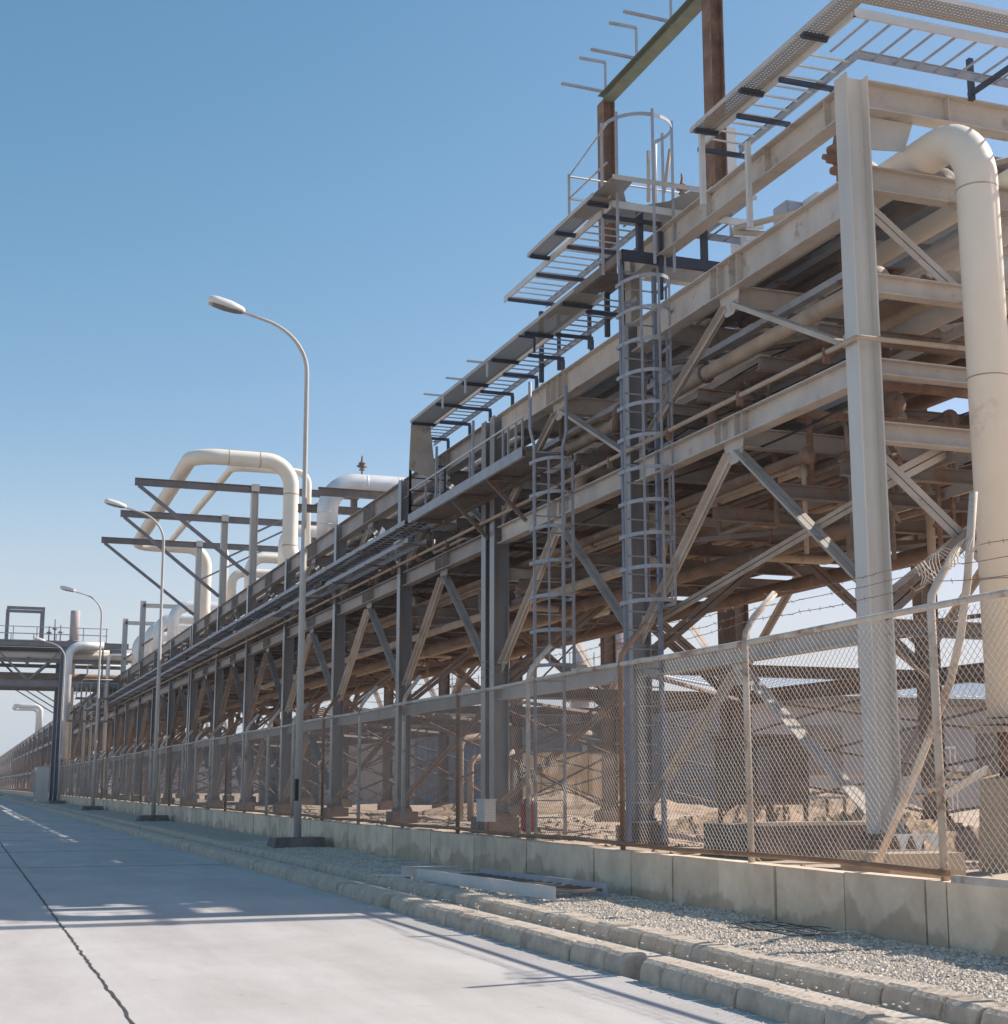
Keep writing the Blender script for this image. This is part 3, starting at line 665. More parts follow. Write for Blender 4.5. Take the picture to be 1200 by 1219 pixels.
# ------------------------------------------------------------------ cable trays
def ladder_tray(x0, x1, y0, y1, z, rung=.30, rail_m='galv_light', cables=None, name='cable_ladder', label='', h=.11, drop_rung=0):
    t = thing(name, label, 'cable tray', ((x0 + x1) / 2, y0, z))
    MB().channel((x0, y0, z), (x0, y1, z), h, .03, .006, flip=1).build('side_rail', rail_m, t)
    MB().channel((x1, y0, z), (x1, y1, z), h, .03, .006, flip=-1).build('side_rail', 'galv' if rail_m != 'steel_dark' else rail_m, t)
    n = int((y1 - y0) / rung)
    if n <= 100:
        for k in range(n):
            y = y0 + (k + .5) * rung
            MB().bar((x0 + .01, y, z - .03), (x1 - .01, y, z - .03), .03, .02).build('rung', 'galv', t)
    else:
        for k in range(100): y = y0 + (k + .5) * rung; MB().bar((x0 + .01, y, z - .03), (x1 - .01, y, z - .03), .03, .02).build('rung', 'galv', t)
        mb = MB()
        for k in range(100, n): y = y0 + (k + .5) * rung; mb.bar((x0 + .01, y, z - .03), (x1 - .01, y, z - .03), .03, .02)
        tag(mb.build('rung', 'galv', t), kind='stuff')
    if cables:
        for k, (f, r, mt) in enumerate(cables):
            pts = []; y = y0
            while y < y1:
                pts.append((x0 + (x1 - x0) * f + .02 * math.sin(y * .7 + k * 2), y, z - .01 + r + .012 * math.sin(y * 1.3 + k))); y += .8 if y < 60 else 3
            tag(MB().tube(pts, r, 6).build('cable', mt), '%s cable lying %s from the road in the front cable tray' % ({'black': 'black', 'cable_w': 'pale'}[mt], ORD[k]), 'cable', 'cables in the front tray')
    return t
def perf_tray(x0, x1, y0, y1, z, label, along='y'):
    t = thing('perforated_tray', label, 'cable tray', ((x0 + x1) / 2, (y0 + y1) / 2, z))
    MB().box(x0, x1, y0, y1, z - .002, z + .002).build('floor_sheet', 'perf', t)
    if along == 'y':
        for x in (x0, x1): MB().box(x - .003, x + .003, y0, y1, z + .0035, z + .07).build('lip', 'steel', t)
    else:
        for y in (y0, y1): MB().box(x0, x1, y - .003, y + .003, z + .0035, z + .07).build('lip', 'galv_light', t)
    return t
# top corner pair at the right: run along the rack then turn across the end
def corner_ladder(xo, xi, yo, yi, y_end, x_end, z, label):
    t = thing('cable_ladder', label, 'cable tray', (xo, yo, z))
    MB().channel((xo, yo, z), (xo, y_end, z), .12, .03, .006, flip=1).build('side_rail', 'galv_light', t)
    MB().channel((xi, yi, z), (xi, y_end, z), .12, .03, .006, flip=-1).build('side_rail', 'galv', t)
    MB().channel((xo, yo, z), (x_end, yo, z), .12, .03, .006, flip=-1).build('side_rail', 'galv_light', t)
    MB().channel((xi, yi, z), (x_end, yi, z), .12, .03, .006, flip=1).build('side_rail', 'galv', t)
    y = yi + .15
    while y < y_end: MB().bar((xo + .01, y, z - .03), (xi - .01, y, z - .03), .03, .02).build('rung', 'galv_light', t); y += .30
    x = xo + .25
    while x < x_end:
        MB().bar((x, yo + .01, z - .03), (x, yi - .01, z - .03), .03, .02).build('rung', 'galv', t); x += .32
    return t
corner_ladder(9.70, 10.36, 14.19, 15.12, 18.25, 22.0, 10.50, 'highest cable ladder turning the corner above the tall column at upper right')
perf_tray(9.36, 9.66, 13.95, 17.9, 10.48, 'short perforated tray beside the highest cable ladder, running along the rack')
perf_tray(9.36, 22.0, 13.58, 13.93, 10.46, 'perforated tray crossing the top right corner parallel to the end beam', 'x')
corner_ladder(9.40, 10.30, 20.75, 21.55, 25.9, 12.2, 10.50, 'middle cable ladder turning the corner above the nearest caged ladder')
perf_tray(9.05, 9.36, 20.7, 23.7, 10.56, 'perforated tray outside the middle cable ladder, ending free in the air')
c_ = None
ladder_tray(9.75, 10.36, 21.9, 33.5, 9.36, .30, label='long lower cable ladder stepping down to the left above the gallery platform')
low_perf = perf_tray(9.20, 9.70, 21.9, 31.6, 9.34, 'long perforated tray on the outer side of the lower cable ladder')
# raised cable channel turning down at the far end
t = thing('tray_end', 'pale sloping end piece where the lower perforated tray turns down', 'cable tray', (9.45, 32, 8.6))
MB().quadbox([(9.22, 31.6, 9.30), (9.68, 31.6, 9.30), (9.68, 31.62, 9.36), (9.22, 31.62, 9.36), (9.30, 32.0, 8.35), (9.95, 32.0, 8.15), (9.95, 32.03, 8.15), (9.30, 32.03, 8.35)]).build('sheet', 'steel', t)
# brackets
def bracket(x0, x1, y, z, zb, n=0):
    b = MB().bar((x0, y, z), (x1, y, z), .06, .06); b.bar((x1 - .02, y, z - .03), (x1 - .02, y, zb), .06, .06)
    return b
labs = 'blue-black bracket %s from the camera holding the %s trays'
for k, y in enumerate((15.9, 17.05, 18.22)): tag(bracket(9.66, 10.5, y, 10.41, 10.30).build('tray_bracket', 'blue'), labs % (ORD[k], 'highest'), 'bracket', 'brackets under the highest trays')
for k, x in enumerate((12.3, 14.0, 16.0)): 
    b = MB().bar((x, 13.5, 10.40), (x, 15.4, 10.40), .06, .06); b.bar((x, 15.35, 10.9), (x, 15.35, 10.30), .07, .07)
    tag(b.build('tray_bracket', 'blue'), labs % (ORD[k], 'crossing end') , 'bracket', 'brackets under the crossing trays')
for k, y in enumerate((21.1, 22.6, 24.1, 25.6)): tag(bracket(9.38, 10.45, y, 10.41, 9.1).build('tray_bracket', 'blue'), labs % (ORD[k], 'middle'), 'bracket', 'brackets under the middle trays')
for k, y in enumerate((22.6, 24.0, 25.4, 26.8, 28.2, 29.6, 31.0, 32.6)): tag(bracket(9.72, 10.45, y, 9.27, 9.02).build('tray_bracket', 'blue'), labs % (ORD[k], 'lower'), 'bracket', 'brackets under the lower trays')
for (xa, xb, z, ys) in ((9.34, 9.70, 10.44, (14.8, 16.4, 17.7)), (9.03, 9.40, 10.52, (20.9, 22.3, 23.5)), (9.18, 9.74, 9.30, (22.4, 24.2, 26.0, 27.8, 29.6, 31.4))):
    for k, y in enumerate(ys):
        tag(MB().bar((xa, y, z), (xb, y, z), .10, .03).bar((xa, y, z - .03), (xb, y, z - .03), .04, .03).build('tray_clip', 'blue'), 'dark clip under the %s perforated tray, %s from the camera' % ({10.44: 'highest', 10.52: 'middle', 9.30: 'lower'}[z], ORD[k]), 'bracket', 'clips under the perforated trays')
# posts beside the ends of the upper trays
for (x, y, zt, zb, lab) in ((9.45, 17.75, 10.42, 9.35, 'pale upright post under the left end of the highest tray'), (10.2, 17.75, 10.42, 9.1, 'shorter upright post nearer the beam under the end of the highest tray')):
    tag(MB().angle((x, y, zb), (x, y, zt), .07, .008, (1, 0, 0)).build('tray_post', 'galv_light'), lab, 'post')
for k, y in enumerate((23.0, 26.2)): tag(MB().bar((10.3, y, 9.0), (10.3, y, 10.45), .08, .08).build('tray_post', 'blue'), 'blue-black post under the middle tray, %s from the camera' % ORD[k], 'post')
# small arms standing on the outer edge of the lower trays
for k, (u, v, v2) in enumerate(((636, 402, 415), (580, 432, 440), (554, 452, 461), (527, 471, 480))):
    a = onX(u, v, 9.15); MB().bar(a, a + Vector((0, 0, -.28)), .035, .035).bar(a, a + Vector((-.42 if k else -.3, 0, 0)), .035, .035).build('edge_arm', 'galv_light' if k else 'blue', low_perf)
# vertical white perforated sheet near the stanchion
xa, xb = onY(849, 190, 20.0).x, onY(877, 190, 20.0).x; za, zb = onY(862, 236, 20.0).z, onY(862, 150, 20.0).z
vs = MB().box(xa, xb, 20.0, 20.02, za, zb)
for i in range(9):
    for j in range(4): vs.box(xa + .05 + j * .09, xa + .07 + j * .09, 19.995, 19.999, za + .08 + i * .13, za + .10 + i * .13)
tag(vs.build('perforated_sheet', 'white'), 'white upright perforated sheet below the tall rusty stanchion', 'panel')

# front low cable trays with black cables
ladder_tray(9.55, 10.22, 33.2, 128, 7.33, .35, rail_m='galv', label='long front cable ladder full of cables, running left from the gallery', cables=[(.15, .03, 'black'), (.32, .04, 'black'), (.48, .03, 'cable_w'), (.62, .045, 'black'), (.82, .035, 'black')])
ladder_tray(9.75, 10.22, 33.6, 128, 6.98, .35, rail_m='galv', label='narrower cable ladder hung just under the front cable ladder')
hg = [33.8 + 3.65 * k for k in range(20)]
for k, y in enumerate(hg):
    b = MB().bar((9.5, y, 7.25), (10.36, y, 7.25), .05, .05); b.bar((9.7, y, 6.9), (10.36, y, 6.9), .05, .05); b.bar((10.33, y, 6.8), (10.33, y, 7.6), .06, .05)
    tag(b.build('tray_bracket', 'steel_dark'), 'dark bracket carrying the front cable ladders between the rack columns', 'bracket', 'brackets under the front cable ladders')
sh = MB().box(9.45, 10.3, 55, 68, 7.10, 7.12)
tr_ = random.Random(9)
for k in range(26):
    y = 34 + k * 2.1 + tr_.uniform(-.6, .6); z = tr_.choice([7.36, 7.0]); l = tr_.uniform(.3, 1.4); x = tr_.uniform(9.6, 9.95)
    tag(MB().box(x, x + tr_.uniform(.12, .3), y, y + l, z, z + tr_.uniform(.03, .10)).bar((x - .1, y + l * .5, z + .11), (x + .4, y + l * .5 + tr_.uniform(-.3, .3), z + .12), .03, .02).build('cable_bundle', tr_.choice(['cable_w', 'black', 'galv_light', 'black'])), 'tied cable bundle lying in the front cable ladders beyond the gallery', 'cable', 'cable bundles in the front cable ladders')
tag(MB().box(9.62, 10.15, 50, 62, 6.86, 6.875).build('tray_cover', 'cable_w'), 'pale cover sheet lying in the lower front cable ladder', 'cover')

# ------------------------------------------------------------------ caged ladders
def caged_ladder(label, x0, x1, y, z0, z1, hz0, hz1, gap, sp=.53, m='galv', neck=True):
    t = thing('caged_ladder', label, 'ladder', ((x0 + x1) / 2, y, z0), 'caged ladders')
    for x in (x0, x1):
        if neck:
            MB().tube([(x, y, z0), (x, y, z1 - 1.2), (x + (.08 if x == x1 else -.08), y, z1 - .9), (x + (.08 if x == x1 else -.08), y, z1)], .034, 8).build('stringer', m, t)
        else: MB().bar((x, y, z0), (x, y, z1), .06, .08).build('stringer', 'galv_blue', t)
    z = z0 + .3
    while z < z1 - (1.2 if neck else 0): MB().tube([(x0, y, z), (x1, y, z)], .014, 6).build('rung', m, t); z += .30
    xm, hw = (x0 + x1) / 2, (x1 - x0) / 2
    def arc(a): return Vector((xm + (hw + .10) * math.cos(a), y - gap * max(0, math.sin(a)) ** .75, 0))
    z = hz1
    while z > hz0:
        pts = [Vector((x1, y, z))] + [arc(a * math.pi / 14) + Vector((0, 0, z)) for a in range(15)] + [Vector((x0, y, z))]
        hb = MB()
        for a, b in zip(pts, pts[1:]):
            if (b - a).length > 1e-4: hb.bar(a, b, .008, .06)
        hb.build('hoop', m, t); z -= sp
    for k in (1, 4, 7, 10, 13):
        p = arc(k * math.pi / 14); MB().bar(p + Vector((0, 0, z + sp)), p + Vector((0, 0, hz1)), .04, .012).build('strap', m, t)
    return t
caged_ladder('tall grey caged ladder nearest the camera, standing in front of the second column', 9.86, 10.47, 21.45, .34, 9.75, 3.6, 9.35, .80, neck=False)
caged_ladder('second caged ladder, with bent top rails, serving the long gallery platform', 9.58, 10.14, 24.75, .34, 8.55, 2.9, 7.0, .72, sp=.62)
# big loop around the head of the nearest ladder, above the small platform
t = thing('ladder_cage', 'tall hoop cage rising above the small platform at the head of the nearest ladder', 'cage', (10.0, 21.0, 9.5))
cx_, cy_ = 9.95, 20.95
pts = [Vector((cx_ + .58 * math.cos(a), cy_ + .62 * math.sin(a), 11.95)) for a in [k * 2 * math.pi / 24 for k in range(10, 27)]]
hb = MB()
for a, b in zip(pts, pts[1:]): hb.bar(a, b, .012, .06)
hb.build('hoop', 'galv', t)
for k in (1, 4, 8, 12, 15): MB().bar(Vector((pts[k].x, pts[k].y, 9.4)), Vector((pts[k].x, pts[k].y, 12.05)), .04, .03).build('strap', 'galv', t)
MB().tube([pts[-1] , pts[-1] + Vector((.03, .05, -.6)), pts[-1] + Vector((.02, .05, -1.5))], .02, 6).build('strap', 'white', t)

# ------------------------------------------------------------------ platforms
# small platform C
t = thing('small_platform', 'small perforated platform with low railings high beside the nearest caged ladder', 'platform', (10, 21, 10.5))
MB().prism([(9.12, 21.9, 10.66), (9.12, 20.1, 10.66), (9.5, 20.1, 10.66), (9.55, 20.6, 10.66), (9.75, 20.95, 10.66), (10.1, 21.0, 10.66), (10.4, 20.7, 10.66), (10.55, 20.2, 10.66), (11.7, 20.2, 10.66), (11.7, 21.9, 10.66)], (0, 0, .006)).build('floor_sheet', 'perf', t)
MB().prism([(9.12, 20.09, 10.70), (11.7, 20.09, 10.70), (11.7, 20.09, 10.62), (9.12, 20.09, 10.62)], (0, .01, 0)).build('toe_board', 'steel', t)
for (x, y) in ((9.12, 21.88), (9.12, 20.15), (12.2, 21.88), (10.7, 21.88)):
    if (x, y) != (9.12, 20.15): MB().bar((x, y, 10.66), (x, y, 11.42), .035, .035).build('railing_post', 'steel', t)
for z in (11.38, 10.98):
    MB().tube([(9.12, 20.3, z + .25 if z > 11.2 else z), (9.12, 21.88, z), (12.2, 21.88, z)], .017, 6).build('railing', 'steel', t)
# L frame below (platform support)
t = thing('platform_frame', 'dark channel frame forming a corner around the head of the nearest ladder', 'frame', (10, 21.3, 9.8))
MB().channel((9.75, 21.15, 9.82), (9.75, 24.6, 9.82), .16, .07, .01, flip=1).build('channel', 'steel_dark', t)
MB().channel((9.75, 21.15, 9.82), (12.3, 21.15, 9.82), .18, .07, .01, flip=-1).build('channel', 'blue', t)
MB().box(9.83, 10.38, 22.0, 24.4, 9.80, 9.81).build('deck', 'steel_dark', t)
for x in (10.1, 11.3): MB().bar((x, 21.2, 9.9), (x, 21.2, 10.6), .10, .10).build('post', 'blue', t)
# deck of cable/pipes mess behind: dark panel
t = thing('equipment_deck', 'dark flat decking inside the rack just behind the nearest caged ladder', 'deck', (12, 21, 9.3))
MB().box(11.0, 13.6, 18.8, 22.0, 9.20, 9.23).build('deck', 'steel_dark', t)
for x in (11.2, 12.4, 13.4): MB().bar((x, 18.8, 9.13), (x, 22, 9.13), .08, .1).build('joist', 'steel_dark', t)

# long gallery B
t = thing('gallery_platform', 'long narrow grey gallery with open railing hung outside the twin columns', 'platform', (9.9, 28, 7.2))
x0, x1, y0, y1, zf = 9.43, 10.33, 25.0, 32.5, 7.28
MB().box(x0 + .01, x1 - .01, y0 + .01, y1 - .01, zf + .03, zf + .045).build('floor_plate', 'steel_dark', t)
MB().channel((x0, y0, zf), (x0, y1, zf), .20, .07, .01, flip=1).build('edge_channel', 'galv', t)
MB().channel((x1, y0, zf), (x1, y1, zf), .18, .07, .01, flip=-1).build('edge_channel', 'steel_dark', t)
for y in (y0 + .04, 27.3, 29.4, y1 - .04): MB().bar((x0 + .08, y, zf - .03), (x1 - .08, y, zf - .03), .07, .10).build('joist', 'steel_dark', t)
for y in (27.2, 29.5): MB().bar((x0 + .1, y, zf - .08), (XR - .15, y, 6.4), .07, .07).build('knee_brace', 'steel_dark', t)
for y in (26.1, 28.1, 30.1, 31.2): MB().bar((x0 + .03, y, zf + .1), (x0 + .03, y, 7.93), .035, .035).build('railing_post', 'galv', t)
for y in (y0 + .05, 25.4, 25.8): MB().bar((x0 + .03, y, zf + .1), (x0 + .03, y, 7.93), .035, .035).build('railing_post', 'galv', t)
for y in (27.9, 30.4, y1 - .05): MB().bar((x0 + .03, y, zf + .1), (x0 + .03, y, 8.55), .05, .05).build('railing_post', 'galv', t)
MB().tube([(x0 + .03, y0, 7.95), (x0 + .03, y1, 7.95)], .022, 8).build('railing', 'galv_light', t)
MB().bar((x0 + .03, y1 - .05, zf + .1), (x0 + .03, y1 - .05, 8.6), .05, .05).build('railing_post', 'blue', t)
MB().bar((x1 - .03, y1 - .05, zf + .1), (x1 - .03, y1 - .05, 8.6), .05, .05).build('railing_post', 'blue', t)
for z in (7.6, 7.95, 8.25, 8.57): MB().tube([(x0, y1 - .05, z), (x1, y1 - .05, z)], .018, 6).build('railing', 'blue', t)

# rusty stanchions with the patina beam and arms
t = thing('stanchion_frame', 'tall rusty stanchions joined by a green patina beam at the top of the view', 'frame', (XR, 21, 9))
MB().ibeam((XR, 23.38, 10.3), (XR, 23.38, 13.62), .24, .26, .02, .014, up=(1, 0, 0)).build('stanchion', 'rust', t)
MB().ibeam((XR, 19.22, 10.33), (XR, 19.22, 17.5), .24, .26, .02, .014, up=(1, 0, 0)).build('stanchion', 'rust', t)
MB().ibeam((XR, 23.5, 13.72), (XR, 19.36, 13.72), .20, .22, .018, .012).build('beam', 'greenrust', t)
for k, (y, up) in enumerate(((23.39, .62), (22.03, .62), (20.66, .9))):
    MB().bar((XR, y, 13.78), (XR, y, 13.83 + up), .035, .035).build('upright', 'galv', t)
    MB().bar((XR, y, 13.86), (XR - .88, y, 13.88), .045, .045).build('arm', 'galv', t)
    MB().bar((XR, y, 13.83 + up), (XR - .52, y, 13.83 + up), .045, .045).build('arm', 'galv', t)

for k, (u0, u1, v0, v1, Yb_, m_) in enumerate(((936, 965, 238, 262, 21.0, 'galv'), (972, 1008, 228, 262, 20.5, 'galv_light'), (884, 905, 262, 276, 21.5, 'white'))):
    a, b = onY(u0, v0, Yb_), onY(u1, v1, Yb_)
    t = thing('junction_cabinet', ['grey cabinet', 'pale larger cabinet', 'small white box'][k] + ' on top of the rack behind the upper beams', 'cabinet', ((a.x + b.x) / 2, Yb_, b.z))
    MB().box(a.x, b.x, Yb_, Yb_ + .45, b.z - .3, a.z).build('shell', m_, t); MB().box(a.x + .03, b.x - .03, Yb_ - .02, Yb_ - .002, b.z - .2, a.z - .05).build('door', m_, t)
# small valves / instruments
def valve(c, s, label, m='rust', stem=.5):
    t = thing('relief_valve', label, 'valve', c)
    c = Vector(c)
    MB().lathe(c, [(.05 * s, 0), (.05 * s, .25 * s), (.16 * s, .27 * s), (.16 * s, .33 * s), (.07 * s, .36 * s), (.12 * s, .45 * s), (.13 * s, .62 * s), (.2 * s, .64 * s), (.2 * s, .70 * s), (.1 * s, .72 * s), (.06 * s, .95 * s), (.03 * s, 1.0 * s)], 14).build('body', m, t)
    MB().tube([c + Vector((0, 0, .98 * s)), c + Vector((0, 0, .98 * s + stem))], .03 * s + .008, 8).build('stem', 'steel_dark', t)
    MB().lathe(c + Vector((0, 0, .5 * s)), [(.05 * s, -.3 * s), (.05 * s, -.2 * s), (.1 * s, -.2 * s), (.1 * s, .2 * s), (.05 * s, .2 * s), (.05 * s, .3 * s)], 10, 'x').build('port', m, t)
    return t
p = onY(999, 207, 17.2); valve((p.x, p.y, p.z - .2), .85, 'brown flanged valve with a stem just left of the tall column', stem=.45)
p = onY(812, 228, 21.3); valve((p.x, p.y, p.z - .15), .38, 'small rusty valve on the platform beside the tall hoop cage', stem=.1)
p = onY(431, 556, 47.5); sz = onX(390, 573, 11.0).z; valve((p.x, 47.5, sz + .28), .6, 'small dark valve standing on top of the silver pipe', 'steel_dark', .08)
for k, (u, v0, v1) in enumerate(((772, 180, 240), (780, 172, 235), (790, 178, 230))):
    a, b = onY(u, v1, 21.8), onY(u + (0, 0, 8)[k], v0, 21.8)
    tag(MB().tube([a, a * .4 + b * .6, b], .035, 8).build('vent_pipe', ['steel', 'galv', 'cream_dusty'][k]), ['beige', 'grey', 'slanting cream'][k] + ' short vent pipe inside the tall hoop cage', 'pipe')
# white diamond tag on the rack
q = onX(455, 634, XR - .3); dsz = .17
tag(MB().prism([q + Vector((0, 0, dsz)), q + Vector((0, dsz * 1.8, 0)), q + Vector((0, 0, -dsz)), q + Vector((0, -dsz * 1.8, 0))], (.01, 0, 0)).build('plate', 'white'), 'blank white diamond plate on the rack left of the gallery', 'sign')

# ------------------------------------------------------------------ raised cantilever frames with pipe loops
def cantilever(Y, xo, zt=12.92, label='', m='steel_cool', base=9.05):
    t = thing('cantilever_frame', label, 'frame', (XR, Y, base), 'cantilever frames over the road')
    MB().ibeam((XR, Y, base), (XR, Y, zt - .14), .28, .28, .02, .014, up=(1, 0, 0)).build('post', 'steel_grey', t)
    MB().ibeam((xo, Y, zt), (14.8, Y, zt), .28, .22, .018, .012).build('beam', m, t)
    MB().box(XR - .16, XR + .16, Y - .16, Y - .118, zt - .10, zt + .19).build('cap_plate', 'steel_grey', t)
    MB().bar((xo + .15, Y, zt - .14), (XR - .14, Y, 9.45), .13, .13).build('brace', m, t)
    MB().bar((XR + .14, Y, 11.2), (13.6, Y, zt - .14), .08, .08).build('brace', m, t)
    MB().ibeam((14.6, Y, base), (14.6, Y, zt - .14), .24, .24, .02, .014, up=(1, 0, 0)).build('post', 'steel_dark', t)
    return t
cantilever(58.3, 5.78, label='nearest cantilevered steel arm reaching over the road under the cream loop')
cantilever(65.6, 5.95, label='middle of the three cantilevered steel arms under the cream loop')
cantilever(73.2, 5.80, label='third and lowest-looking cantilevered steel arm under the cream loop')
# cream expansion loop
LZ = 13.42
t = thing('expansion_loop', 'large cream pipe loop lying on the cantilevered arms above the rack', 'pipe', (11.3, 56, 9.5))
MB().pipe([(12.9, 55.25, 9.45), (11.35, 55.25, 9.45), (11.35, 55.25, LZ + .05), (7.55, 55.25, LZ + .05), (7.9, 77.4, LZ), (11.5, 77.4, LZ), (11.5, 77.4, 9.45), (12.9, 78.4, 9.45), (12.9, 330, 9.45)], .30, 1.0, 20, 8).build('pipe_run', 'cream', t)
for z in (10.2, 12.2): MB().lathe((11.35, 55.25, z), [(.305, -.02), (.305, .02)], 20).build('weld_seam', 'cream_dusty', t)
for x in (8.9, 10.1): MB().lathe((x, 55.25, LZ + .05), [(.305, -.02), (.305, .02)], 20, 'x').build('weld_seam', 'cream_dusty', t)
t = thing('expansion_loop', 'thin cream pipe loop nested inside the large cream loop', 'pipe', (12.2, 57, 9.5))
MB().pipe([(12.3, 56.6, 9.3), (12.3, 56.6, LZ - .02), (9.3, 56.6, LZ - .02), (9.4, 76.0, LZ - .02), (12.3, 76.0, LZ - .02), (12.3, 76.0, 9.3)], .14, .5, 14, 7).build('pipe_run', 'cream', t)
for Y in (58.3, 65.6, 73.2):
    pass
# silver loop
t = thing('silver_duct', 'silver clad pipe rising from the rack and bending right behind the gallery', 'pipe', (11.2, 47, 9))
sz = onX(390, 573, 11.0).z
MB().pipe([(11.0, 47.5, 9.2), (11.0, 47.5, sz - .05), (16.5, 47.5, sz - .05), (16.5, 47.5, 9.2)], .35, .95, 22, 9).build('duct', 'silver', t)
sm_ = MB()
for z in (9.7, 10.1): sm_.lathe((11.0, 47.5, z), [(.357, -.015), (.357, .015)], 22)
for x in (12.3, 13.4, 14.5, 15.6): sm_.lathe((x, 47.5, sz - .05), [(.357, -.015), (.357, .015)], 22, 'x')
sm_.build('seam', 'silver', t)
for k, Y in enumerate((46.3, 49.4)):
    t = thing('goalpost_frame', ['nearer', 'farther'][k] + ' dark beam frame carrying the silver pipe above the rack', 'frame', (XR, Y, 9))
    zz = sz - .62
    MB().ibeam((10.4, Y, zz), (17.2, Y, zz), .26, .2).build('beam', 'steel_dark', t)
    MB().ibeam((16.4, Y, 9.05), (16.4, Y, zz - .13), .22, .22, up=(1, 0, 0)).build('post', 'steel_dark', t)
    MB().ibeam((12.6, Y, 9.05), (12.6, Y, zz - .13), .22, .22, up=(1, 0, 0)).build('post', 'steel_dark', t)
# horizontal silver run left of it and smaller loops farther on
def small_loop(Y, x0, x1, z, r, L_, m, label):
    t = thing('expansion_loop', label, 'pipe', (x0, Y, 9.2))
    MB().pipe([(x0, Y, 9.2), (x0, Y, z), (x1, Y, z), (x1, Y + L_, z), (x0, Y + L_, z), (x0, Y + L_, 9.2)], r, r * 2.6, 16, 7).build('pipe_run', m, t)
    return t
small_loop(61.5, 12.4, 15.6, 11.9, .26, 8, 'silver', 'silver pipe loop rising behind the nearest cantilevered post')
small_loop(88, 11.3, 15.2, 11.6, .33, 7, 'silver', 'fat silver pipe loop beyond the cantilevered arms')
small_loop(100, 11.3, 15.6, 11.6, .36, 7, 'silver', 'farther bright silver duct loop near the rack bridge')
small_loop(66.5, 11.9, 14.2, 11.4, .22, 5, 'cream', 'short cream loop between the second and third cantilevered posts')
small_loop(175, 11.3, 7.6, 13.2, .3, 8, 'galv_light', 'far pale pipe loop seen under the rack bridge')
small_loop(240, 11.3, 7.6, 13.2, .36, 8, 'galv_light', 'very distant pale pipe loop at the left edge')
for k, Y in enumerate((97, 108)):
    t = thing('goalpost_frame', ['nearer', 'farther'][k] + ' grey portal frame over the silver loops in the distance', 'frame', (XR, Y, 9))
    MB().ibeam((XR, Y, 8.9), (XR, Y, 12.9), .34, .34, up=(1, 0, 0)).build('post', 'steel_grey', t)
    MB().ibeam((XR, Y, 12.9 - .3), (18, Y, 12.6), .26, .22).build('beam', 'steel_grey', t)
    MB().bar((XR, Y, 10.0), (14, Y, 12.5), .14, .14).build('brace', 'steel_dark', t)
for k, Y in enumerate((168, 176, 184)):
    cantilever(Y, 5.2, 12.6, 'distant cantilevered arm under the bridge, %s of three' % ORD[k])

# ------------------------------------------------------------------ rack bridge over the road
Y = 110.0
t = thing('rack_bridge', 'dark steel pipe bridge crossing high over the road in the distance', 'bridge', (6.5, Y, 0))
for y in (Y, Y + 5):
    for x in (6.55, -13.0):
        MB().ibeam((x, y, 0), (x, y, 11.0), .5, .5, .04, .02, up=(1, 0, 0)).build('column', 'door' if x > 0 else 'steel_cool', t)
    for z, d in ((11.1, .35), (9.9, .25), (8.3, .45)):
        MB().ibeam((-14, y, z), (11, y, z), d, .25).build('chord', 'steel_cool', t)
    for k in range(8):
        xa = -13 + k * 2.45; MB().bar((xa, y, 8.5 if k % 2 else 10.9), (xa + 2.45, y, 10.9 if k % 2 else 8.5), .14, .14).build('diagonal_brace', 'steel_cool', t)
    MB().bar((9.5, y, 8.2), (6.7, y, 5.8), .15, .15).build('knee_brace', 'steel_cool', t)
    for x in [-13 + 1.6 * k for k in range(15)]: MB().bar((x, y, 11.25), (x, y, 12.3), .06, .06).build('railing_post', 'galv', t)
    for z in (11.8, 12.3): MB().bar((-14, y, z), (9.5, y, z), .05, .05).build('railing', 'galv', t)
for x in [-13 + 2.45 * k for k in range(10)]:
    MB().ibeam((x, Y, 8.45), (x, Y + 5, 8.45), .3, .2).build('crossbeam', 'steel_cool', t)
    MB().ibeam((x, Y, 10.0), (x, Y + 5, 10.0), .3, .2).build('crossbeam', 'steel_cool', t)
MB().box(-14, 9.5, Y + .1, Y + 4.9, 11.29, 11.33).build('deck', 'steel_cool', t)
for k, (y, z, r, m) in enumerate(((1.0, 8.6, .22, 'brown'), (2.0, 8.6, .3, 'cream_dusty'), (3.2, 8.6, .25, 'silver'), (4.2, 8.6, .2, 'brown'), (1.2, 10.15, .25, 'cream'), (2.6, 10.15, .3, 'brown'), (3.8, 10.15, .2, 'silver'))):
    tag(MB().pipe([(-40, Y + y, z + r), (13, Y + y, z + r), (13, Y + y + 60, z + r)], r, r * 3, 10).build('pipe', m), '%s pipe crossing on the %s level of the bridge, %s from this side' % (CD[m], 'upper' if z > 9 else 'lower', ORD[k if z < 9 else k - 4]), 'pipe', 'pipes on the rack bridge')
tag(MB().pipe([(9.2, Y - .6, 11.0), (6.8, Y - .6, 11.0), (6.8, Y - .6, 3.0)], .3, .9, 14).build('pipe', 'silver'), 'blue-grey pipe bending down beside the bridge column', 'pipe')
t = thing('box_frame', 'open rectangular steel frame standing on top of the rack bridge', 'frame', (2.8, Y + 1, 11.3))
for x in (2.6, 5.0):
    for y in (Y + .8, Y + 3): MB().bar((x, y, 11.33), (x, y, 13.6), .2, .2).build('post', 'steel_cool', t)
for y in (Y + .8, Y + 3): MB().bar((2.5, y, 13.7), (5.1, y, 13.7), .2, .2).build('beam', 'steel_cool', t)
t = thing('vent_stack', 'short pale cylinder with a darker base on top of the bridge', 'vessel', (7.3, Y + 2, 11.3))
MB().lathe((7.3, Y + 2, 11.33), [(.34, 0), (.34, 2.4), (.3, 2.45)], 14).build('shell', 'tower', t)
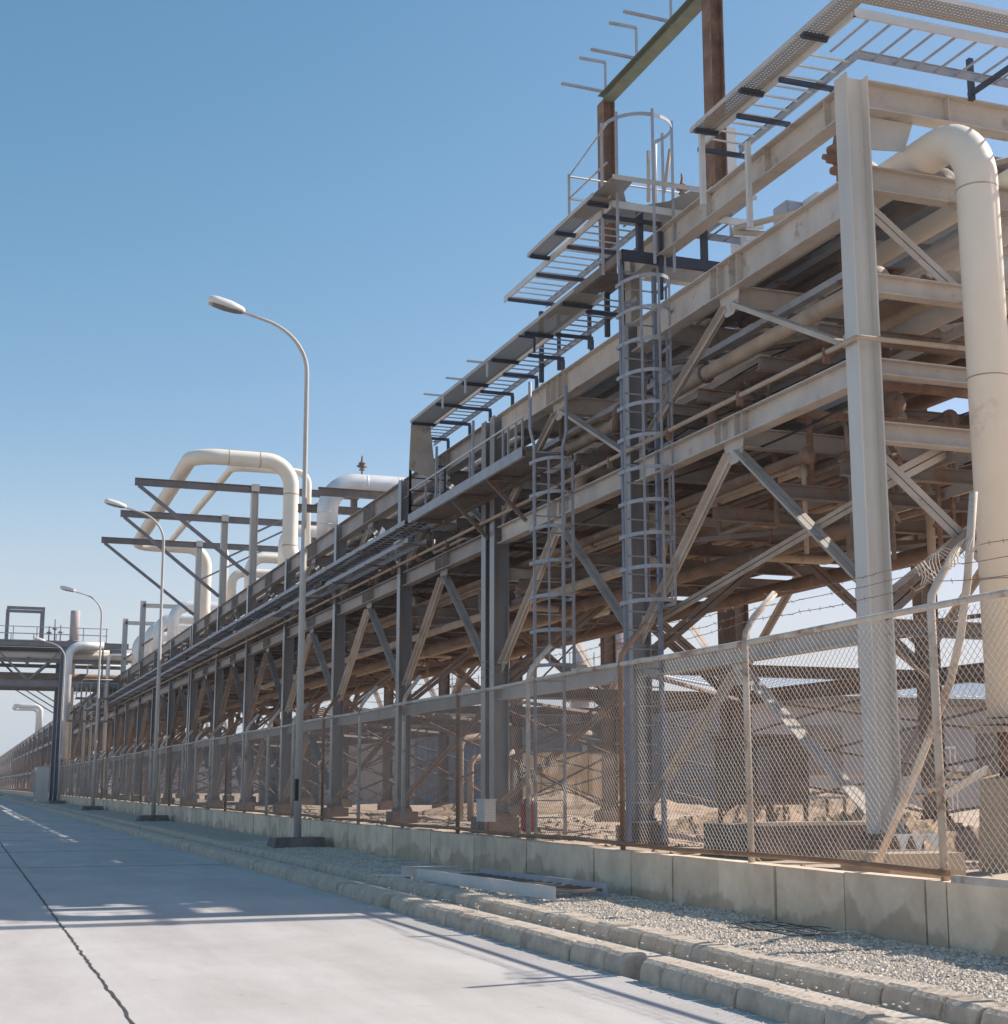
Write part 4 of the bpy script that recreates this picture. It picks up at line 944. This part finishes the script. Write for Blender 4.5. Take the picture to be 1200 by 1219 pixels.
MB().lathe((7.3, Y + 2, 11.33), [(.5, .1), (.5, .25)], 14).build('collar', 'steel_cool', t)
for k, (x, h) in enumerate(((5.9, 1.7), (6.3, 1.3), (5.5, 1.2))):
    tag(MB().tube([(x, Y + 1.5, 11.33), (x, Y + 1.5, 11.33 + h)], .05, 6).lathe((x, Y + 1.5, 11.33 + h * .6), [(.05, -.1), (.22, 0), (.05, .1)], 8).build('hand_valve', 'steel_cool'), 'small valve spindle on the bridge deck, %s' % ['tallest of three', 'middle one', 'shortest, nearest the box frame'][k], 'valve')
t = thing('shelter_box', 'grey equipment cabinet at the foot of the bridge column', 'cabinet', (5.9, 106, 0))
MB().box(4.9, 5.7, 105.5, 107.2, .1, 2.4).build('shell', 'steel_grey', t); MB().box(4.87, 4.898, 105.8, 106.9, .3, 2.2).build('door', 'door', t)

br = random.Random(5)
for k in range(9):
    x = 7.0 + k * .38 + br.uniform(-.1, .1); y = Y - 1 + br.uniform(0, 5); zt_ = br.uniform(6.5, 11); r_ = br.choice([.06, .09, .14])
    tag(MB().pipe([(x, y, 1.0), (x, y, zt_), (x + 2.5, y, zt_)], r_, r_ * 2.4, 8).build('riser_pipe', br.choice(['cream', 'silver', 'steel_cool', 'steel_far', 'cream_dusty'])), 'vertical pipe bunched beside the bridge column, %s from the road' % ORD[k], 'pipe', 'risers beside the bridge column')
for k, (z, x0_, x1_) in enumerate(((5.6, 6.9, 10), (7.2, 7.4, 10.2))):
    t = thing('service_platform', ['lower', 'upper'][k] + ' small service platform beside the bridge column', 'platform', (8.5, Y - 1, z))
    MB().box(x0_, x1_, Y - 2, Y - .4, z, z + .08).build('deck', 'steel_cool', t)
    for q in range(4): MB().bar((x0_ + (x1_ - x0_) * q / 3, Y - 1.98, z + .08), (x0_ + (x1_ - x0_) * q / 3, Y - 1.98, z + 1.1), .06, .06).build('railing_post', 'galv', t)
    MB().bar((x0_, Y - 1.98, z + 1.1), (x1_, Y - 1.98, z + 1.1), .05, .05).build('railing', 'galv', t)

# ------------------------------------------------------------------ yard objects and background
# corrugated shed
def shed(name, label, x0, x1, y0, y1, ze, zr, wallm, roofm, rib=.6):
    t = thing(name, label, 'building', ((x0 + x1) / 2, y0, GZ))
    MB().box(x0, x1, y0, y0 + .3, GZ - .2, ze - .03).build('wall', wallm, t)
    MB().box(x0, x0 + .3, y0 + .32, y1, GZ - .2, ze - .03).build('wall', wallm, t)
    mb = MB(); x = x0 - .5
    while x < x1 + .5:
        mb.quadbox([(x, y0 - .7, ze), (x + rib * .96, y0 - .7, ze), (x + rib * .96, (y0 + y1) / 2, zr), (x, (y0 + y1) / 2, zr), (x, y0 - .7, ze + .08), (x + rib * .96, y0 - .7, ze + .08), (x + rib * .96, (y0 + y1) / 2, zr + .08), (x, (y0 + y1) / 2, zr + .08)])
        mb.bar((x + rib, y0 - .7, ze + .1), (x + rib, (y0 + y1) / 2, zr + .1), .05, .05); x += rib
    mb.build('roof', roofm, t)
    MB().box(x0 - .4, x1 + .4, y0 - .62, y0 - .02, ze - .35, ze - .02).build('eave_beam', 'steel_dark', t)
    return t
s1 = shed('long_shed', 'long grey shed with a pale sheet roof behind the rack at the right', 33.5, 70, 60, 86, 5.3, 7.4, 'greywall', 'roofwhite')
for k in range(5): MB().box(36 + k * 5, 38.5 + k * 5, 59.94, 59.99, 1.0, 3.9).build('recess', 'steel_dark', s1)
s2 = shed('low_shed', 'lower grey building with a blue-grey roller door behind the middle of the rack', 17, 32.5, 74, 90, 4.6, 5.4, 'greywall', 'steel_dark')
dr = MB().box(22, 25.6, 73.93, 73.98, GZ, 4.0)
for k in range(12): dr.box(22.1 + k * .3, 22.2 + k * .3, 73.86, 73.93, GZ, 4.0)
dr.build('roller_door', 'door', s2)
t = thing('boundary_wall', 'ochre boundary wall in the sun beyond the rack', 'wall', (20, 60, GZ))
for k in range(4, 7): MB().box(12.5 + k * 2.2, 12.5 + k * 2.2 + 2.16, 60, 60.2, GZ - .2, 2.55 + .05 * (k % 2)).build('wall_panel', 'ochre' if k > 3 else 'greywall', t)
t = thing('boundary_wall', 'long pale block wall at the back of the yard on the right', 'wall', (45, 52, GZ))
MB().box(31, 72, 52, 52.2, GZ - .2, 1.5).build('wall_panel', 'greywall', t); MB().box(31, 72, 51.98, 52.22, 1.5, 1.6).build('coping', 'pedestal', t)
t = thing('far_building', 'low far-off plant building behind the distant rack', 'building', (60, 190, GZ))
MB().box(20, 110, 190, 210, GZ - .2, 7).build('wall', 'greywall', t); MB().box(19.5, 110.5, 189.5, 210.5, 7, 7.4).build('roof', 'roofwhite', t)
# banded stack
p = onY(1030, 697, 120); base = Vector((p.x, 120, GZ)); h = p.z
t = thing('banded_stack', 'distant stack with grey-teal and red bands seen just left of the tall column', 'tower', base)
MB().lathe(base, [(.75, 0), (.75, h - 4.4)], 16).build('shaft', 'tower', t)
for k, m in enumerate(('white', 'pink', 'white', 'teal', 'white')):
    MB().lathe(base, [(.76, h - 4.4 + k * .9), (.76, h - 4.4 + (k + 1) * .9 - .01)], 16).build('band', m, t)
for sx in (-1.1, 1.1):
    MB().bar(base + Vector((sx, 0, 0)), base + Vector((sx, 0, h - .6)), .08, .08).build('guide_rail', 'tower', t)
for k, (u, v, ww, lab) in enumerate(((735, 742, 1.0, 'pale process tower with ladders seen left of the nearest caged ladder'), (690, 772, .8, 'shorter pale process tower beside the taller one'), (552, 800, .9, 'small distant process tower between the middle columns'))):
    p = onY(u, v, 105 + k * 12); base = Vector((p.x, p.y, GZ)); h = p.z
    t = thing('process_tower', lab, 'tower', base)
    MB().lathe(base, [(ww, 0), (ww, h * .6), (ww * .8, h * .64), (ww * .8, h - 1), (ww * .3, h)], 14).build('shell', 'tower', t)
    for z in (h * .4, h * .62, h * .85): MB().lathe(base + Vector((0, 0, z)), [(ww * 1.5, 0), (ww * 1.5, .15)], 12).build('platform', 'steel_dark', t)
    for s_ in (-1, 1): MB().bar(base + Vector((ww * 1.4 * s_, -.5, 0)), base + Vector((ww * 1.4 * s_, -.5, h * .95)), .09, .09).build('ladder', 'galv_light', t)
# mushroom-capped post
p = onZ(697, 957, GZ); q = onY(697, 868, p.y)
t = thing('capped_post', 'cream post with a conical cap standing in the sunny yard', 'post', p)
MB().lathe(p, [(.30, -.1), (.30, .25), (.15, .3), (.13, q.z - GZ - .35)], 12).build('post', 'cream', t)
MB().lathe(p, [(.62, q.z - GZ - .35), (.60, q.z - GZ - .28), (.18, q.z - GZ), (.02, q.z - GZ + .04)], 14).build('cap', 'cream_dusty', t)
# white picket gate
p = onZ(1120, 960, GZ) ; Yg = 30.0; xa = onY(1102, 900, Yg).x; xb = onY(1137, 900, Yg).x
zt, zb = onY(1120, 888, Yg).z, onY(1120, 944, Yg).z
t = thing('picket_gate', 'small white picket gate seen through the fence right of the tall column', 'gate', ((xa + xb) / 2, Yg, GZ))
for k in range(7): x = xa + (xb - xa) * k / 6; MB().box(x - .012, x + .012, Yg - .012, Yg + .012, GZ - .1, zt).build('picket', 'white', t)
for z in (zb + .05, zt - .04): MB().box(xa, xb, Yg - .026, Yg - .013, z - .02, z + .02).build('rail', 'white', t)
# slanting handrail beam
a, b = onY(1118, 950, 19.0), onY(1176, 915, 19.0)
t = thing('stair_stringer', 'pale slanting stair stringer beside the big pipe plinth', 'stair', (a.x, 19, GZ))
MB().bar(a, b, .05, .11).build('stringer', 'cream', t); MB().bar(a + Vector((0, .6, 0)), b + Vector((0, .6, 0)), .05, .11).build('stringer', 'cream', t)
for k in range(4): c = a.lerp(b, (k + .5) / 4); MB().box(c.x - .12, c.x + .12, 19.03, 19.57, c.z - .015, c.z + .015).build('tread', 'cream_dusty', t)
MB().bar((a.x, 19, GZ - .1), a, .06, .06).build('leg', 'cream_dusty', t); MB().bar((b.x, 19, GZ - .1), b, .06, .06).build('leg', 'cream_dusty', t)
# sawtooth plates + block
Ys = 13.2; xa, xb = onY(1066, 1010, Ys).x, onY(1122, 1010, Ys).x; z1, z0 = onY(1090, 995, Ys).z, onY(1090, 1015, Ys).z
sw = MB(); sw.box(xa, xb, Ys, Ys + .02, z1, z1 + .02)
for k in range(3):
    c = xa + (xb - xa) * (k + .5) / 3; hw = (xb - xa) / 6 * .8
    sw.prism([(c - hw, Ys, z1), (c + hw, Ys, z1), (c, Ys, z0)], (0, .012, 0))
tag(sw.build('notched_plate', 'galv_light'), 'pale notched plate on the block at the foot of the tall column', 'plate')
tag(MB().box(xa - .15, xb + .2, Ys - .1, Ys + .8, GZ - .1, z0 - .005).build('concrete_block', 'pedestal'), 'cream concrete block under the notched plate behind the fence', 'block')
# dark bench / table and sunk basin left of the near column
Yb = 17.5; xa, xb = onY(905, 985, Yb).x, onY(1038, 985, Yb).x; zt = onY(960, 983, Yb).z
t = thing('low_basin', 'low dark concrete basin edge behind the fence left of the tall column', 'basin', ((xa + xb) / 2, Yb, GZ))
MB().box(xa, xb, Yb, Yb + 1.6, GZ - .1, zt).build('shell', 'concrete_dark', t); MB().box(xa - .03, xb + .03, Yb - .03, Yb + .25, zt + .002, zt + .05).build('coping', 'mortar', t)
Yt = 24.0; xa, xb = onY(932, 955, Yt).x, onY(1010, 955, Yt).x; zt = onY(960, 948, Yt).z
t = thing('work_table', 'small steel table with thin legs in the yard behind the fence', 'table', ((xa + xb) / 2, Yt, GZ))
MB().box(xa, xb, Yt, Yt + .7, zt - .05, zt).build('top', 'galv', t)
for x in (xa + .05, xb - .05):
    for y in (Yt + .05, Yt + .65): MB().bar((x, y, GZ - .1), (x, y, zt - .05), .04, .04).build('leg', 'steel_dark', t)
# dark skid-mounted box with legs
Yk = 21.3; xa, xb = onY(893, 900, Yk).x, onY(962, 900, Yk).x; zt, zb = onY(930, 878, Yk).z, onY(930, 958, Yk).z
t = thing('equipment_box', 'dark equipment box on thin legs inside the rack behind the low basin', 'equipment', ((xa + xb) / 2, Yk, GZ))
MB().box(xa, xb, Yk, Yk + 1.2, zb, zt).build('shell', 'concrete_dark', t)
MB().box(xa - .06, xb + .06, Yk - .06, Yk + 1.26, zt + .002, zt + .05).build('lid', 'steel_dark', t)
for x in (xa + .05, xb - .05):
    for y in (Yk + .05, Yk + 1.15): MB().bar((x, y, GZ - .1), (x, y, zb - .002), .06, .06).build('leg', 'steel_dark', t)
MB().box(xa + .1, xa + .35, Yk - .04, Yk - .002, zb + .15, zt - .15).build('panel_door', 'steel_cool', t)
# white junction box on the post by the twin columns, red container
q = onX(578, 960, 10.1)
t = thing('junction_box', 'white box on legs at the foot of the twin columns', 'box', (q.x, q.y, .5))
MB().box(q.x - .12, q.x + .12, q.y - .28, q.y + .22, q.z - .3, q.z + .12).build('shell', 'white', t); MB().box(q.x - .03, q.x + .03, q.y - .03, q.y + .03, GZ - .1, q.z - .303).build('leg', 'steel_dark', t)
MB().box(q.x - .14, q.x + .14, q.y - .30, q.y + .24, q.z + .122, q.z + .15).build('lid', 'white', t)
q = onX(629, 955, 11.4)
tag(MB().lathe((q.x, q.y, GZ - .05), [(.15, 0), (.17, .05), (.17, .55), (.08, .66), (.05, .7)], 14).build('canister', 'red'), 'red canister on the ground behind the fence near the second ladder', 'canister')
# drum and pallets behind
# cream inner risers by the middle
for k, (u, Y_, z1) in enumerate(((548, 37.5, 2.4), (560, 38.2, 1.9))):
    p = onY(u, 940, Y_); tag(MB().pipe([(p.x, Y_, GZ - .1), (p.x, Y_, z1), (p.x + 1.4, Y_ + .5, z1 + .2)], .09, .25, 10).build('riser_pipe', 'cream_dusty'), ['taller', 'shorter'][k] + ' bent cream riser coming out of the ground under the rack', 'pipe')
# inner row of vertical drops from the pipes (rusty hangers)
hd = [(12.4, 17.9, 8.3, 7.2), (13.4, 17.7, 6.1, 4.9), (12.0, 20.5, 6.0, 5.0), (12.8, 24.0, 8.2, 7.0), (12.2, 26.5, 6.0, 4.6), (13.0, 32.0, 6.0, 4.7)]
for k, (x, y, za, zb_) in enumerate(hd):
    mb = MB().bar((x, y, za), (x, y, zb_), .05, .05); mb.bar((x - .35, y, zb_), (x + .35, y, zb_), .05, .05)
    tag(mb.build('pipe_hanger', 'rust'), 'rusty T hanger inside the rack, %s from the camera' % ORD[k], 'hanger', 'hangers inside the rack')
# caged lattice of small pipes under the lowest tier
for k, (x, y0_, y1_, z, r) in enumerate(((11.3, 23, 60, 5.1, .09), (12.2, 18, 75, 4.95, .12), (13.0, 26, 90, 5.05, .08), (14.6, 19, 80, 4.9, .14))):
    tag(MB().pipe([(x, y0_, 5.6), (x, y0_, z), (x, y1_, z), (x + .5, y1_, z)], r, r * 2.5, 10).build('hung_pipe', 'brown' if k % 2 else 'cream_dusty'), 'pipe hung below the lowest tier of the rack, %s from the road side' % ORD[k], 'pipe', 'pipes hung below the rack')
# cross pipes and small platforms inside rack in the far bays
for k, (y, z, r, m, x1_) in enumerate(((20.3, 7.2, .09, 'rust', 15.9), (25.7, 7.15, .12, 'cream_dusty', 15.9), (33.0, 7.2, .1, 'rust', 15.9), (24.0, 8.05, .08, 'brown', 15.9), (40.5, 7.2, .12, 'brown', 15.9))):
    tag(MB().pipe([(10.9, y, z - .5), (10.9, y, z), (x1_, y, z)], r, r * 2.5, 10).build('cross_pipe', m), '%s pipe crossing inside the rack, %s from the camera' % (CD[m], ORD[k]), 'pipe', 'pipes crossing inside the rack')
# valve clusters in rack
for k, (x, y, z) in enumerate(((11.2, 26.8, 7.0), (11.0, 31.5, 6.7), (11.3, 34.5, 7.0), (11.4, 19.4, 6.65))):
    valve((x, y, z), .55, 'small rusty valve inside the rack behind the front columns, %s from the left' % ['third', 'second', 'leftmost', 'rightmost'][k] , stem=.2)

# soil heaps
def heap(cx, cy, rx, ry, h, label, seed):
    from mathutils import noise
    mb = MB(); n = 34
    for j in range(n + 1):
        for i in range(n + 1):
            u, v = i / n * 2 - 1, j / n * 2 - 1; d = math.sqrt(u * u + v * v)
            z = h * max(0, 1 - d) ** .8 * (1 + .7 * noise.fractal(Vector((u * 4, v * 4, seed)), 1, 2, 5)) + .05 * noise.noise(Vector((u * 14, v * 14, seed)))
            mb.v.append(Vector((cx + u * rx, cy + v * ry, GZ - .16 + max(z, -.02) + (.1 if d < 1 else 0))))
    for j in range(n):
        for i in range(n): a = j * (n + 1) + i; mb.f.append((a, a + 1, a + n + 2, a + n + 1)); mb.sm.append(False)
    tag(mb.build('soil_heap', 'soil'), label, 'soil heap')
heap(12.6, 18.6, 2.0, 1.6, .65, 'crumbly brown soil heap between the nearest caged ladder and the fence post right of it', 1)
heap(15.5, 27.5, 2.6, 2.2, .5, 'low brown soil heap beyond the foot of the nearest caged ladder', 5)
heap(20, 48, 6, 3, .7, 'broad low soil heap in the sun left of the twin columns', 9)
heap(25, 40, 4, 3, .8, 'broad rubble heap behind the rear columns on the right', 12)
mb = MB()
for i in range(2200): rock(mb, (random.uniform(6.9, 22), random.uniform(9, 50), GZ - .05), random.uniform(.02, .09))
tag(mb.build('rubble', 'soil'), 'scattered stones and rubble on the sandy yard under the rack', 'rubble', kind='stuff')

# ------------------------------------------------------------------ things lying on the gravel
# cable ladder lying down
t = thing('spare_ladder_tray', 'long grey cable ladder lying on the gravel at the foot of the wall', 'cable tray', (5.8, 15.5, .12))
A0, A1, B0, B1_ = Vector((5.22, 17.4, .16)), Vector((5.50, 13.7, .17)), Vector((5.95, 17.2, .16)), Vector((6.16, 13.95, .17))
MB().bar(A0, A1, .02, .13).build('side_rail', 'galv_light', t); MB().bar(B0, B1_, .02, .13).build('side_rail', 'galv', t)
for k in range(14): f = (k + .5) / 14; MB().bar(A0.lerp(A1, f), B0.lerp(B1_, f), .045, .025).build('rung', 'steel_dark', t)
t = thing('spare_channel', 'short pale steel channel lying across the gravel behind the spare cable ladder', 'steel offcut', (5.9, 19.2, .12))
MB().channel(onZ(478, 1037, .16), onZ(545, 1037, .16), .12, .12, .008, flip=1).build('profile', 'galv_light', t)
tag(MB().channel(onZ(463, 1043, .15), onZ(490, 1045, .15), .05, .2, .01).build('spare_plate', 'galv_light'), 'small pale plate on the kerb edge left of the spare channel', 'steel offcut')
tag(MB().bar(onZ(590, 1030, .12), onZ(612, 1052, .12), .04, .04).bar(onZ(600, 1032, .15), onZ(690, 1058, .15), .03, .03).build('spare_bar', 'steel_dark'), 'dark thin bars lying against the wall beside the spare cable ladder', 'steel offcut')
# coil of old wire
wr = MB(); c = onZ(930, 1112, .14)
for q in range(2):
    pts = []; a0 = random.uniform(0, 6)
    for j in range(34):
        a = a0 + j * .3; rr = .22 + .12 * q + .05 * math.sin(a * 2.3)
        pts.append(c + Vector((rr * math.cos(a) * .8, rr * math.sin(a) * 1.5, .02 + .03 * abs(math.sin(a * 1.7 + q)))))
    wr.tube(pts, .0035, 4)
tag(wr.build('wire_coil', 'black'), 'loose coil of dark wire lying on the sunlit gravel', 'wire')
# ------------------------------------------------------------------ clutter inside the rack: covered trays, branches, cables
rc_ = random.Random(21)
k = 0
for (xa, xb, z) in ((11.92, 12.95, 9.80), (13.05, 14.1, 9.92), (14.2, 15.2, 10.0)):  # unseen panels added above the top tier to keep sun off the road
    y = 16.1
    while y < (75 if xa > 14 else 27 if xa < 13 else 31):
        l = rc_.uniform(4.5, 9)
        t = thing('shade_panel', 'unseen grey panel added to shade the road, %s row from road, %s from near end' % (ORD[int((xa - 11) / 1.1)], ORD[min(k, 11)]), 'deck', ((xa + xb) / 2, y, z), 'added shading panels on top of the rack')
        MB().box(xa, xb, y, y + l, z, z + .03).build('plate', 'galv', t)
        for yy in (y + .3, y + l - .3): MB().bar((xa, yy, z - .04), (xb, yy, z - .04), .06, .07).build('joist', 'steel_dark', t)
        y += l + rc_.choice([.08, .15, .5, 1.1]); k += 1
    k = 0
def covered_tray(x0, x1, z, y0, y1, label):
    t = thing('covered_tray', label, 'cable tray', ((x0 + x1) / 2, y0, z))
    MB().box(x0, x1, y0, y1, z, z + .10).build('trough', 'galv', t)
    y = y0 + .7
    while y < min(y1, 70): MB().bar((x0 - .03, y, z - .025), (x1 + .03, y, z - .025), .05, .04).build('strap', 'steel_dark', t); y += 2.1
covered_tray(11.86, 12.0, 9.16, 17, 120, 'narrow covered tray on the top tier just inside the big cream pipe')
covered_tray(13.85, 13.99, 7.70, 19, 120, 'narrow covered tray on the third tier amid the pipes')
covered_tray(11.1, 11.24, 8.12, 16.2, 110, 'narrow grey covered tray hung above the third tier nearest the road')
covered_tray(12.4, 12.95, 6.98, 17.2, 110, 'wide grey covered tray hung above the second tier')
covered_tray(14.1, 14.7, 8.05, 18.5, 110, 'wide grey covered tray hung above the third tier, deepest inside')
for k in range(26):
    x = rc_.uniform(11.0, 14.5); y = 16.6 + k * 1.35 + rc_.uniform(-.4, .4); r = rc_.choice([.035, .05, .06, .08]); z0 = rc_.choice([5.0, 5.9, 6.9, 7.9]); 
    x2 = x + rc_.uniform(.8, 2.2) * rc_.choice([1, 1, -1]); x2 = min(max(x2, 10.8), 15.9); z2 = z0 + rc_.choice([-.55, .7, .95, 1.2]); y2 = y + rc_.uniform(.3, 2.5)
    mt = rc_.choice(['rust', 'brown', 'cream_dusty', 'steel_dark', 'steel'])
    tag(MB().pipe([(x, y, z2), (x, y, z0), (x2, y, z0), (x2, y2 + .2, z0), (x2, y2 + .2, z0 + .5)], r, r * 2.2, 8, 4).build('branch_pipe', mt), 'thin bent branch pipe inside the rack, about number %s counting from the near end' % (['one', 'two', 'three', 'four', 'five', 'six', 'seven', 'eight', 'nine', 'ten', 'eleven', 'twelve', 'thirteen', 'fourteen', 'fifteen', 'sixteen', 'seventeen', 'eighteen', 'nineteen', 'twenty', 'twenty-one', 'twenty-two', 'twenty-three', 'twenty-four', 'twenty-five', 'twenty-six'][k]), 'pipe', 'branch pipes inside the rack')
for k in range(7):
    x = 10.9 + k * .72; z = rc_.choice([5.42, 6.28, 7.35, 8.7]); pts = []
    y = 16.3 + rc_.uniform(0, 1.5)
    while y < 72: pts.append((x + .03 * math.sin(y * .8 + k), y, z - .13 * abs(math.sin((y - 15.5) / 6.9 * math.pi)))); y += .86
    tag(MB().tube(pts, .018, 5).build('hanging_cable', 'black'), 'sagging black cable under the rack tiers, %s from the road side' % ORD[k], 'cable', 'sagging cables')

# ------------------------------------------------------------------ dusty air
hm = bpy.data.materials.new('dusty_air'); hm.use_nodes = True; ht = hm.node_tree; ht.nodes.clear()
pv = ht.nodes.new('ShaderNodeVolumePrincipled'); pv.inputs['Density'].default_value = 0.00055; pv.inputs['Color'].default_value = (0.82, 0.86, 0.92, 1); pv.inputs['Anisotropy'].default_value = 0.2
ho = ht.nodes.new('ShaderNodeOutputMaterial'); ht.links.new(pv.outputs[0], ho.inputs['Volume'])
M['haze'] = hm
tag(MB().box(-1600, 1600, -300, 2900, -1.2, 30).build('haze', 'haze'), 'thin dusty air over the whole plant, paling the distant rack', 'haze', kind='stuff')
